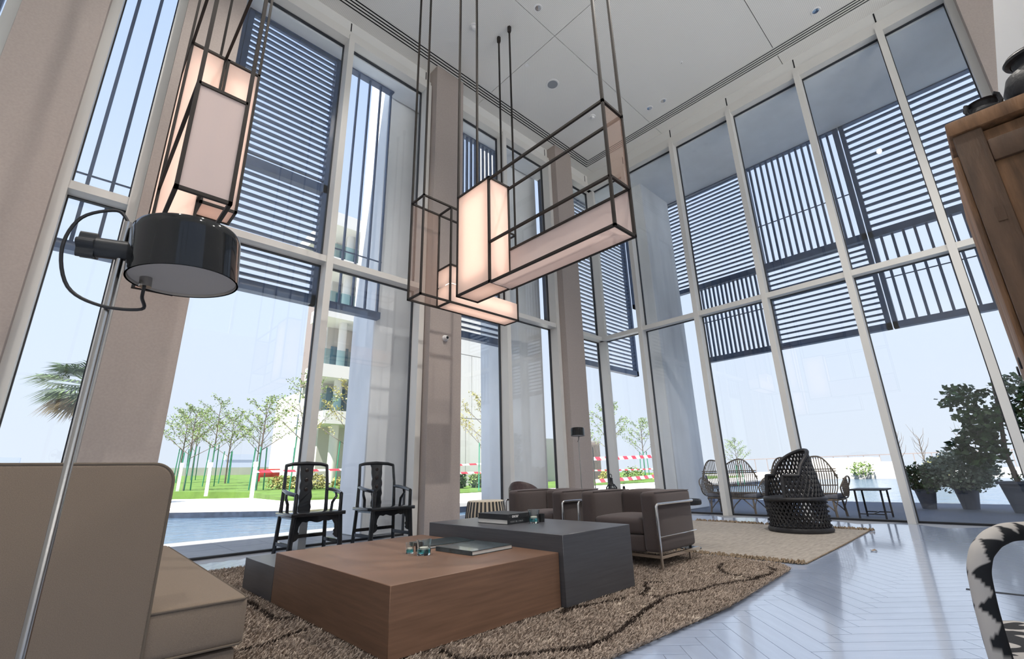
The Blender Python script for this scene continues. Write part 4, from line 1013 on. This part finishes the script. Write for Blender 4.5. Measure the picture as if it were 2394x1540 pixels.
MB().tube([(0, 0, .5), (-.03, .05, 1.1), (.02, -.05, 1.9), (0, -.1, 2.6)], [.045, .04, .03, .02], 8).build('trunk', 'bark', t, smooth=True)
bush(t, 'foliage', (-.05, .42, 1.20), (.35, .42, .38), 420, .16, 'leaf_dark', 11); bush(t, 'foliage', (.0, .26, 1.72), (.36, .36, .36), 360, .15, 'leaf_dark', 12); bush(t, 'foliage', (0, .42, 2.28), (.30, .40, .26), 300, .13, 'leaf_dark', 13); bush(t, 'foliage', (.05, -.38, 2.05), (.40, .40, .65), 1200, .10, 'leaf_dark', 14)

# ---- lanterns and bird cages outside
def lantern(label, x, y, sc):
    t = thing('lantern', label, 'lantern', (x, y, DZ)); t.scale = (sc, sc, sc)
    MB().lathe([(0, 0), (.12, 0), (.13, .03), (.05, .05), (.045, .42), (.10, .44), (.12, .46), (0, .47)], 24).build('stand', 'iron', t, smooth=True, angle=35)
    cg = MB()
    for k in range(12):
        a = 2*PI*k/12; cg.tube([(r*math.cos(a), r*math.sin(a), z) for r, z in ((.09, .46), (.135, .53), (.13, .60), (.07, .68))], .008, 5)
    for r, z in ((.135, .53), (.132, .58), (.10, .645)): cg.tube([(r*math.cos(2*PI*i/24), r*math.sin(2*PI*i/24), z) for i in range(24)], .007, 5, closed=True)
    cg.build('cage', 'iron', t, smooth=True)
    MB().lathe([(.08, .67), (.05, .70), (.04, .80), (.05, .82), (0, .83)], 20).build('neck', 'iron', t, smooth=True)
    MB().tube([(.045*math.cos(2*PI*i/18), 0, .87+.045*math.sin(2*PI*i/18)) for i in range(18)], .008, 6, closed=True).build('ring', 'iron', t, smooth=True)
lantern('black ring topped lantern seen over the near armchair back', 9.80, 6.88, .98)
lantern('smaller black lantern right of the ring topped lantern', 10.08, 6.72, .74)
def cage(label, x, y, r, h, hb):
    t = thing('bird_cage', label, 'bird cage', (x, y, DZ))
    c = MB(); n = 26
    for k in range(n):
        a = 2*PI*k/n; c.cyl((r*math.cos(a), r*math.sin(a), .03), (r*math.cos(a), r*math.sin(a), h), .006, 5)
    c.build('bars', 'louvre', t)
    for z in (.03, h*.55, h): MB().tube([(r*math.cos(2*PI*i/30), r*math.sin(2*PI*i/30), z) for i in range(30)], .012, 6, closed=True).build('hoop', 'louvre', t, smooth=True)
    MB().lathe([(r*.6, h), (r*.62, h+.06), (r*.58, h+hb*.55), (r*.36, h+hb*.85), (r*.18, h+hb), (r*.15, h+hb*1.3), (0, h+hb*1.32)], 24).build('dome', 'louvre', t, smooth=True)
    MB().tube([(.06*math.cos(2*PI*i/18), 0, h+hb*1.32+.06+.06*math.sin(2*PI*i/18)) for i in range(18)], .008, 6, closed=True).build('ring', 'louvre', t, smooth=True)
cage('larger wire bird cage with bell dome in the shade of the fin wall', 14.5, 6.82, .26, .55, .30)
cage('smaller wire bird cage right of the larger cage', 14.62, 6.28, .18, .38, .26)

# ---- young staked trees
def young_tree(h, seed, leafm='leaf_light', dens=1.0, stakes=3, spread=.42):
    rnd = random.Random(seed); t = thing('young_tree', '', 'tree')
    tr = MB(); tr.tube([(0, 0, 0), (.02, .01, h*.4), (-.02, .02, h*.8), (0, 0, h*.97)], [.05, .042, .02, .006], 6); lv = []
    for i in range(13):
        z0 = h*(.38+.045*i); ln = h*spread*(1-.055*i)*rnd.uniform(.8, 1.1); a = i*2.4+rnd.uniform(-.3, .3); el = rnd.uniform(.55, .85)
        p0 = Vector((0, 0, z0)); d = Vector((math.cos(a)*math.cos(el), math.sin(a)*math.cos(el), math.sin(el)))
        p2 = p0+d*ln+Vector((0, 0, .04*ln)); tr.tube([p0, p0+d*ln*.5, p2], [.02, .012, .004], 4)
        for k in range(5):
            q = .3+.16*k; b0 = p0+d*ln*q; a2 = a+rnd.choice((-1, 1))*rnd.uniform(.5, 1.0); l2 = ln*.42*(1.2-q*.5)
            d2 = Vector((math.cos(a2)*.75, math.sin(a2)*.75, rnd.uniform(.35, .75))).normalized(); tr.tube([b0, b0+d2*l2], [.008, .003], 3)
            for _ in range(int(14*dens)): lv.append(b0+d2*l2*rnd.uniform(.1, 1.05)+Vector((rnd.gauss(0, .07), rnd.gauss(0, .07), rnd.gauss(0, .05))))
    tr.build('trunk', 'bark', t, smooth=True); m = MB(); leaf_quads(m, lv, .10, rnd); m.build('foliage', leafm, t)
    for k in range(stakes):
        a = 2*PI*k/3+.4; MB().cyl((.36*math.cos(a), .36*math.sin(a), 0), (.28*math.cos(a), .28*math.sin(a), h*.46), .03, 6).build('stake', 'stake', t)
    return t
def place_tree(t, x, y, z, label, rz=0, sc=1.0):
    t.location = (x, y, z); t.rotation_euler = (0, 0, rz); t.scale = (sc, sc, sc); return tag(t, label, None, 'young staked trees outside')
TA = young_tree(5.6, 21); TB = young_tree(4.3, 22, dens=1.2, spread=.5); TCt = young_tree(5.2, 23, 'leaf_yellow', 1.2)
def at_y(k, y): return k*y
place_tree(TA, 7.35, 35.5, LZ(35.5), 'tallest staked tree standing in the lawn grove left of the black armchairs')
place_tree(TB, 5.3, 31, LZ(31), 'low leafy staked tree at the left end of the lawn grove')
T = copy_tree(TB); place_tree(T, 7.15, 44.5, LZ(44.5), 'feathery staked tree second from the left end of the grove', 1.3, 1.27)
T = copy_tree(TA); place_tree(T, 9.3, 52, LZ(52), 'pale staked tree just left of the tallest grove tree', 2.1, 1.15)
T = copy_tree(TB); place_tree(T, 9.4, 40.5, LZ(40.5), 'staked tree right of the tallest grove tree', 2.6, 1.15)
T = copy_tree(TB); place_tree(T, 8.1, 28.4, LZ(28.4), 'staked tree with bare lower limbs at the right end of the grove', 4.0, 1.12)
T = copy_tree(TA); place_tree(T, 12.9, 46, LZ(46), 'thin far staked tree behind the right end of the grove', 5.0, 1.0)
T = copy_tree(TA); place_tree(T, 9.2, 25.5, LZ(25.5), 'tall staked tree left of the mullion above the left black armchair', .6, 1.05)
place_tree(TCt, 10.2, 22.5, LZ(22.5), 'yellowish staked tree in front of the balcony building')
T = copy_tree(TCt); place_tree(T, 15.6, 18.6, .2, 'yellow green staked tree right of the security camera column', 1.0, .95)
T = copy_tree(TB); place_tree(T, 27.5, 19.0, .25, 'spreading staked tree seen through the glazed corner', 1.5, 1.15)
T = copy_tree(TB); place_tree(T, 36.0, 21.8, .3, 'staked tree cut by the concrete fin in the glazed corner', 3.3, 1.1)
T = copy_tree(TB); place_tree(T, 30.5, 12.0, -.1, 'small leafy tree rising behind the left rattan settee', .3, .62)
# ---- palm
t = thing('palm_tree', 'fan palm with hanging fronds behind the chrome lamp pole', 'tree', (.93, 26, LZ(26)-.1)); t.scale = (1.28, 1.28, .84)
MB().tube([(0, 0, 0), (-.03, 0, 1.5), (-.06, 0, 3.2), (-.12, 0, 4.9), (-.2, 0, 5.4)], [.34, .30, .29, .27, .2], 12).build('trunk', 'palm_trunk', t, smooth=True)
rnd = random.Random(9)
for k in range(76):
    a = rnd.uniform(0, 2*PI); el = rnd.uniform(-1.3, .9); dry = el < -.75
    m = MB(); d = Vector((math.cos(a)*math.cos(el), math.sin(a)*math.cos(el), math.sin(el))); o_ = Vector((-.2, 0, 5.45)); l1 = rnd.uniform(.7, 1.0)
    tip = o_+d*l1; m.tube([o_, tip], [.022, .012], 4); sd_ = d.cross(Vector((0, 0, 1))).normalized(); up_ = sd_.cross(d)
    for i in range(15):
        f = -1.15+2.3*i/14; dd = (d*math.cos(f)+sd_*math.sin(f)).normalized(); ln = rnd.uniform(.75, 1.0); e1 = tip+dd*ln*.6; e2 = tip+dd*ln-Vector((0, 0, .28*ln)); wv = up_.cross(dd).normalized()*.03
        m.add([tip, e1-wv, e1+wv, e2], [(0, 1, 2), (1, 3, 2)])
    m.build('frond', 'leaf_dry' if dry else 'leaf_palm', t)

# ---- garden beds
beds = [(9.6, 28.5, 1.0, .45, 'leaf_yellow', 'yellow green shrub behind the left black armchair'), (10.6, 27.2, .9, .5, 'leaf_yellow', 'yellow green shrub at the foot of the balcony building'), (11.8, 25.6, .9, .45, 'leaf_yellow', 'low yellow shrub seen under the right black armchair back'), (13.0, 24.2, .8, .5, 'leaf_yellow', 'low yellow shrub left of the concrete column'),
        (16.4, 21.6, .5, .5, 'leaf_dark', 'dark leafy shrub right of the security camera column'), (17.65, 21.5, .5, .48, 'leaf_light', 'light leafy shrub in the middle of the bed right of the camera column'), (18.85, 21.3, .5, .52, 'leaf_yellow', 'pale shrub next to the staked tree right of the camera column'),
        (30.5, 21.5, 1.0, .55, 'leaf_yellow', 'yellow shrub at the left of the glazed corner view'), (33.0, 21.0, 1.1, .6, 'leaf_light', 'green shrub in the middle of the glazed corner view'), (36.0, 20.2, 1.1, .6, 'leaf_yellow', 'yellow shrub at the right of the glazed corner view'),
        (47.5, 9.0, 1.2, .6, 'leaf_light', 'green shrub on the far lake shore near the white steps'), (47.0, 4.2, 1.3, .7, 'leaf_yellow', 'yellow shrub on the far shore above the potted plants')]
for n_, (x, y, r, h, m, l) in enumerate(beds):
    zz = LZ(y) if y > 20 else .2
    t = thing('shrub', l, 'shrub', (x, y, zz), 0, 'shrubs in the garden beds'); bush(t, 'foliage', (0, 0, h*.7), (r, r*.7, h), 520, .17, m, 40+n_)
    s = MB(); [s.tube([(0, 0, 0), (.4*r*math.cos(q), .4*r*math.sin(q), h)], [.02, .01], 4) for q in (0, 1.3, 2.6, 3.9, 5.2)]; s.build('stems', 'bark', t)

# ---- white posts with red and white tape
posts = [(6.05, 21.65, 'white tape post nearest, left of the black armchairs'), (5.4, 26.3, 'white tape post, middle one on the lawn edge'), (4.95, 30.5, 'white tape post, farthest one beside the sofa edge')]
for x, y, l in posts:
    t = thing('tape_post', l, 'post', (x, y, LZ(y)-.08), 0, 'white tape posts'); box(-.06, .06, -.06, .06, 0, 1.35).build('shaft', 'metal_white', t); box(-.075, .075, -.075, .075, 1.3, 1.5).build('cap', 'metal_white', t)
def tape(label, p, q, w_, sag=.0):
    p, q = Vector(p), Vector(q); n = 10; m = MB(); d = (q-p)/n
    for i in range(n+1):
        c = p.lerp(q, i/n)-Vector((0, 0, sag*math.sin(PI*i/n))); s = Vector((0, 0, w_/2)); nn = d.cross(s).normalized()*.002
        m.v += [tuple(c-s-nn), tuple(c+s-nn), tuple(c+s+nn), tuple(c-s+nn)]
    for i in range(n):
        b = i*4
        for j in range(4): m.f.append((b+j, b+(j+1) % 4, b+4+(j+1) % 4, b+4+j))
    o = m.build('barrier_tape', 'tape', None, fix=True); tag(o, label, 'tape', 'red and white barrier tapes')
for x, y, l in ((19.45, 14.6, 'thin dark tape stake left of the glazed corner tapes'), (30.0, 14.6, 'thin dark tape stake right of the glazed corner tapes')):
    t = thing('tape_stake', l, 'stake', (x, y, .12)); MB().cyl((0, 0, 0), (0, 0, 2.0), .025, 8).build('rod', 'iron', t); MB().lathe([(0, 0), (.16, 0), (.14, .05), (0, .06)], 14).build('base', 'iron', t)
tape('red and white tape running from the nearest white post to the balcony building', (6.05, 21.65, 1.28), (17.5, 20.4, 1.52), .09, .05)
tape('slanted second tape behind the right black armchair', (11.0, 22.4, 1.15), (14.5, 21.5, 1.75), .07, .02)
tape('tape crossing the view right of the security camera column', (14.0, 19.2, 1.05), (20.5, 19.2, 1.10), .09, .03)
tape('upper wide tape in the glazed corner', (19.45, 14.6, 1.56), (30, 14.6, 1.95), .17, .06)
tape('lower wide tape in the glazed corner', (19.45, 14.6, .50), (30, 14.6, .86), .17, .08)
tape('thin far tape low in the glazed corner', (24.8, 20.5, 1.05), (40, 20.5, 1.15), .10, .08)
t = thing('plastic_barrier', 'red plastic barrier on the lawn behind the left black armchair', 'barrier', (13.0, 43.0, LZ(42))); box(-.9, .9, -.15, .15, .35, 1.0).build('panel', 'red_plastic', t, bevel=.03); box(-.8, -.6, -.25, .25, 0, .36).build('foot', 'red_plastic', t); box(.6, .8, -.25, .25, 0, .36).build('foot', 'red_plastic', t)
gw = box(-30, 40, 74, 74.4, .6, 2.7).build('garden_wall', 'bldg_wall'); tag(gw, 'long low grey garden wall beyond the lawn', 'wall', None, 'structure')

# ---- balcony building beyond the lawn
bA = thing('balcony_building', 'white balcony building with louvre panels beyond the lawn', 'building', (0, 0, 0))
box(12.6, 16.2, 32.2, 36.2, 0, 18.2).build('wall', 'bldg_wall', bA); box(11.2, 16.3, 29.6, 36.6, 18.2, 19.2).build('roof_slab', 'bldg_white', bA)
for z in (4.3, 7.3, 11.4, 15.0):
    box(11.35 if z > 5 else 12.0, 16.2, 29.9, 32.3, z, z+.85).build('balcony_slab', 'bldg_white', bA)
    box(11.5, 16.2, 29.95, 29.99, z+.85, z+1.9).build('glass_rail', 'rail_glass', bA)
    for x in (12.9, 14.5): box(x, x+1.3, 32.12, 32.2, z+.95, z+2.7).build('window', 'bldg_glass', bA)
for z0, z1 in ((0, 4.3), (5.15, 7.3), (8.15, 11.4), (12.25, 15.0), (15.85, 18.2)):
    MB().cyl((13.1, 30.8, z0), (13.1, 30.8, z1), .28, 20).build('round_column', 'bldg_white', bA, smooth=True)
def lou(x0, x1, y, z0, z1, axis='x'):
    p = box(x0, x1, y, y+.03, z0, z1).build('louvre_panel', 'bldg_louvre', bA); bm_ = None
    for x in frange(x0+.05, x1-.04, .13):
        if bm_ is None: o = box(-.03, .03, y-.07, y, z0, z1).build('louvre', 'bldg_louvre', p); bm_ = o.data
        else: o = link('louvre', bm_, p)
        o.location.x = x
lou(14.1, 16.0, 29.85, 5.2, 10.6); lou(13.7, 15.5, 29.85, 13.6, 19.0)
for y0, y1, z0, z1 in ((32.6, 33.9, 5, 11.2), (34.2, 35.9, 7.5, 14), (32.6, 34.4, 12.0, 18)): box(12.35, 12.55, y0, y1, z0, z1).build('side_louvre', 'bldg_louvre', bA)
for k, z in enumerate((0.6, 5.6, 9.0, 12.4)):
    for x in (13.2, 15.2): pass
bF = thing('far_building', 'paler building with brown fins receding behind the balcony building', 'building', (0, 0, 0))
box(21.2, 32, 60, 70, 0, 11.6).build('wall', 'bldg_white', bF)
for i in range(7): box(21.1+i*.75, 21.4+i*.75, 59.3, 60, 1, 12.4).build('fin', 'bldg_louvre', bF)
for i in range(6):
    for z in (2, 6, 10): box(20.75+i*.75, 21.15+i*.75, 59.9, 60, z, z+2.6).build('window', 'bldg_glass', bF)
bB = thing('annex_building', 'pale panelled annex wall with blue door right of the camera column', 'building', (0, 0, 0))
box(16.4, 26, 24, 34, 0, 12.5).build('wall', 'bldg_wall', bB); box(26, 33.6, 24.5, 34, 0, 3.45).build('low_wing', 'bldg_wall', bB)
for x0, x1, z0, z1 in ((16.5, 18.7, .3, 4.4), (18.75, 20.2, .3, 4.4), (16.5, 19.2, 4.45, 8.6), (19.25, 22.4, 4.45, 8.6), (22.45, 25.9, 4.45, 8.6), (16.5, 20.9, 8.65, 12.4), (20.95, 25.9, 8.65, 12.4)): box(x0, x1, 23.93, 24.0, z0, z1).build('wall_panel', 'bldg_white', bB)
d_ = box(20.3, 22.6, 23.9, 24.0, .2, 3.2).build('door', 'bldg_glass', bB); box(21.42, 21.48, 23.88, 23.95, .2, 3.2).build('door_frame', 'bldg_louvre', d_)
p = box(28.0, 33.4, 24.4, 24.46, .3, 3.3).build('louvre_panel', 'bldg_louvre', bB); bm_ = None
for x in frange(28.1, 33.35, .18):
    if bm_ is None: o = box(-.04, .04, 24.28, 24.4, .3, 3.3).build('louvre', 'bldg_louvre', p); bm_ = o.data
    else: o = link('louvre', bm_, p)
    o.location.x = x

# ---- far lake shore on the right
t = thing('white_steps', 'white stepped terrace on the far lake shore', 'steps', (52, 11.5, .35))
for k in range(3): box(-1+k*1.0, 6, -4+k*.9, 4.5-k*.9, k*.42, (k+1)*.42).build('step', 'paving', t)
t = thing('shore_railing', 'thin railing along the far lake shore', 'railing', (61, 0, .35))
for k in range(36): box(-.03, .03, -24+k*1.35, -23.94+k*1.35, 0, 1.5).build('baluster', 'bldg_louvre', t)
box(-.05, .05, -24, 24, 1.5, 1.58).build('handrail', 'bldg_louvre', t)
for k, (y, l) in enumerate(((6.6, 'leafless sapling on the far shore, leftmost behind the mullion'), (5.2, 'leafless sapling on the far shore, middle one'), (2.6, 'leafless sapling on the far shore above the bushier potted shrub'))):
    t = thing('bare_sapling', l, 'tree', (50, y, .35), k*1.3, 'bare saplings on the far shore'); rnd = random.Random(70+k); m = MB(); m.tube([(0, 0, 0), (.05, 0, 1.2), (0, .1, 2.6)], [.05, .04, .015], 5)
    for i in range(14):
        z = .8+i*.13; a = i*2.4; l_ = 1.3*rnd.uniform(.6, 1); m.tube([(0, 0, z), (l_*.35*math.cos(a), l_*.35*math.sin(a), z+l_*.5), (l_*.5*math.cos(a+.3), l_*.5*math.sin(a+.3), z+l_)], [.02, .014, .006], 4)
    m.build('branches', 'bark', t)
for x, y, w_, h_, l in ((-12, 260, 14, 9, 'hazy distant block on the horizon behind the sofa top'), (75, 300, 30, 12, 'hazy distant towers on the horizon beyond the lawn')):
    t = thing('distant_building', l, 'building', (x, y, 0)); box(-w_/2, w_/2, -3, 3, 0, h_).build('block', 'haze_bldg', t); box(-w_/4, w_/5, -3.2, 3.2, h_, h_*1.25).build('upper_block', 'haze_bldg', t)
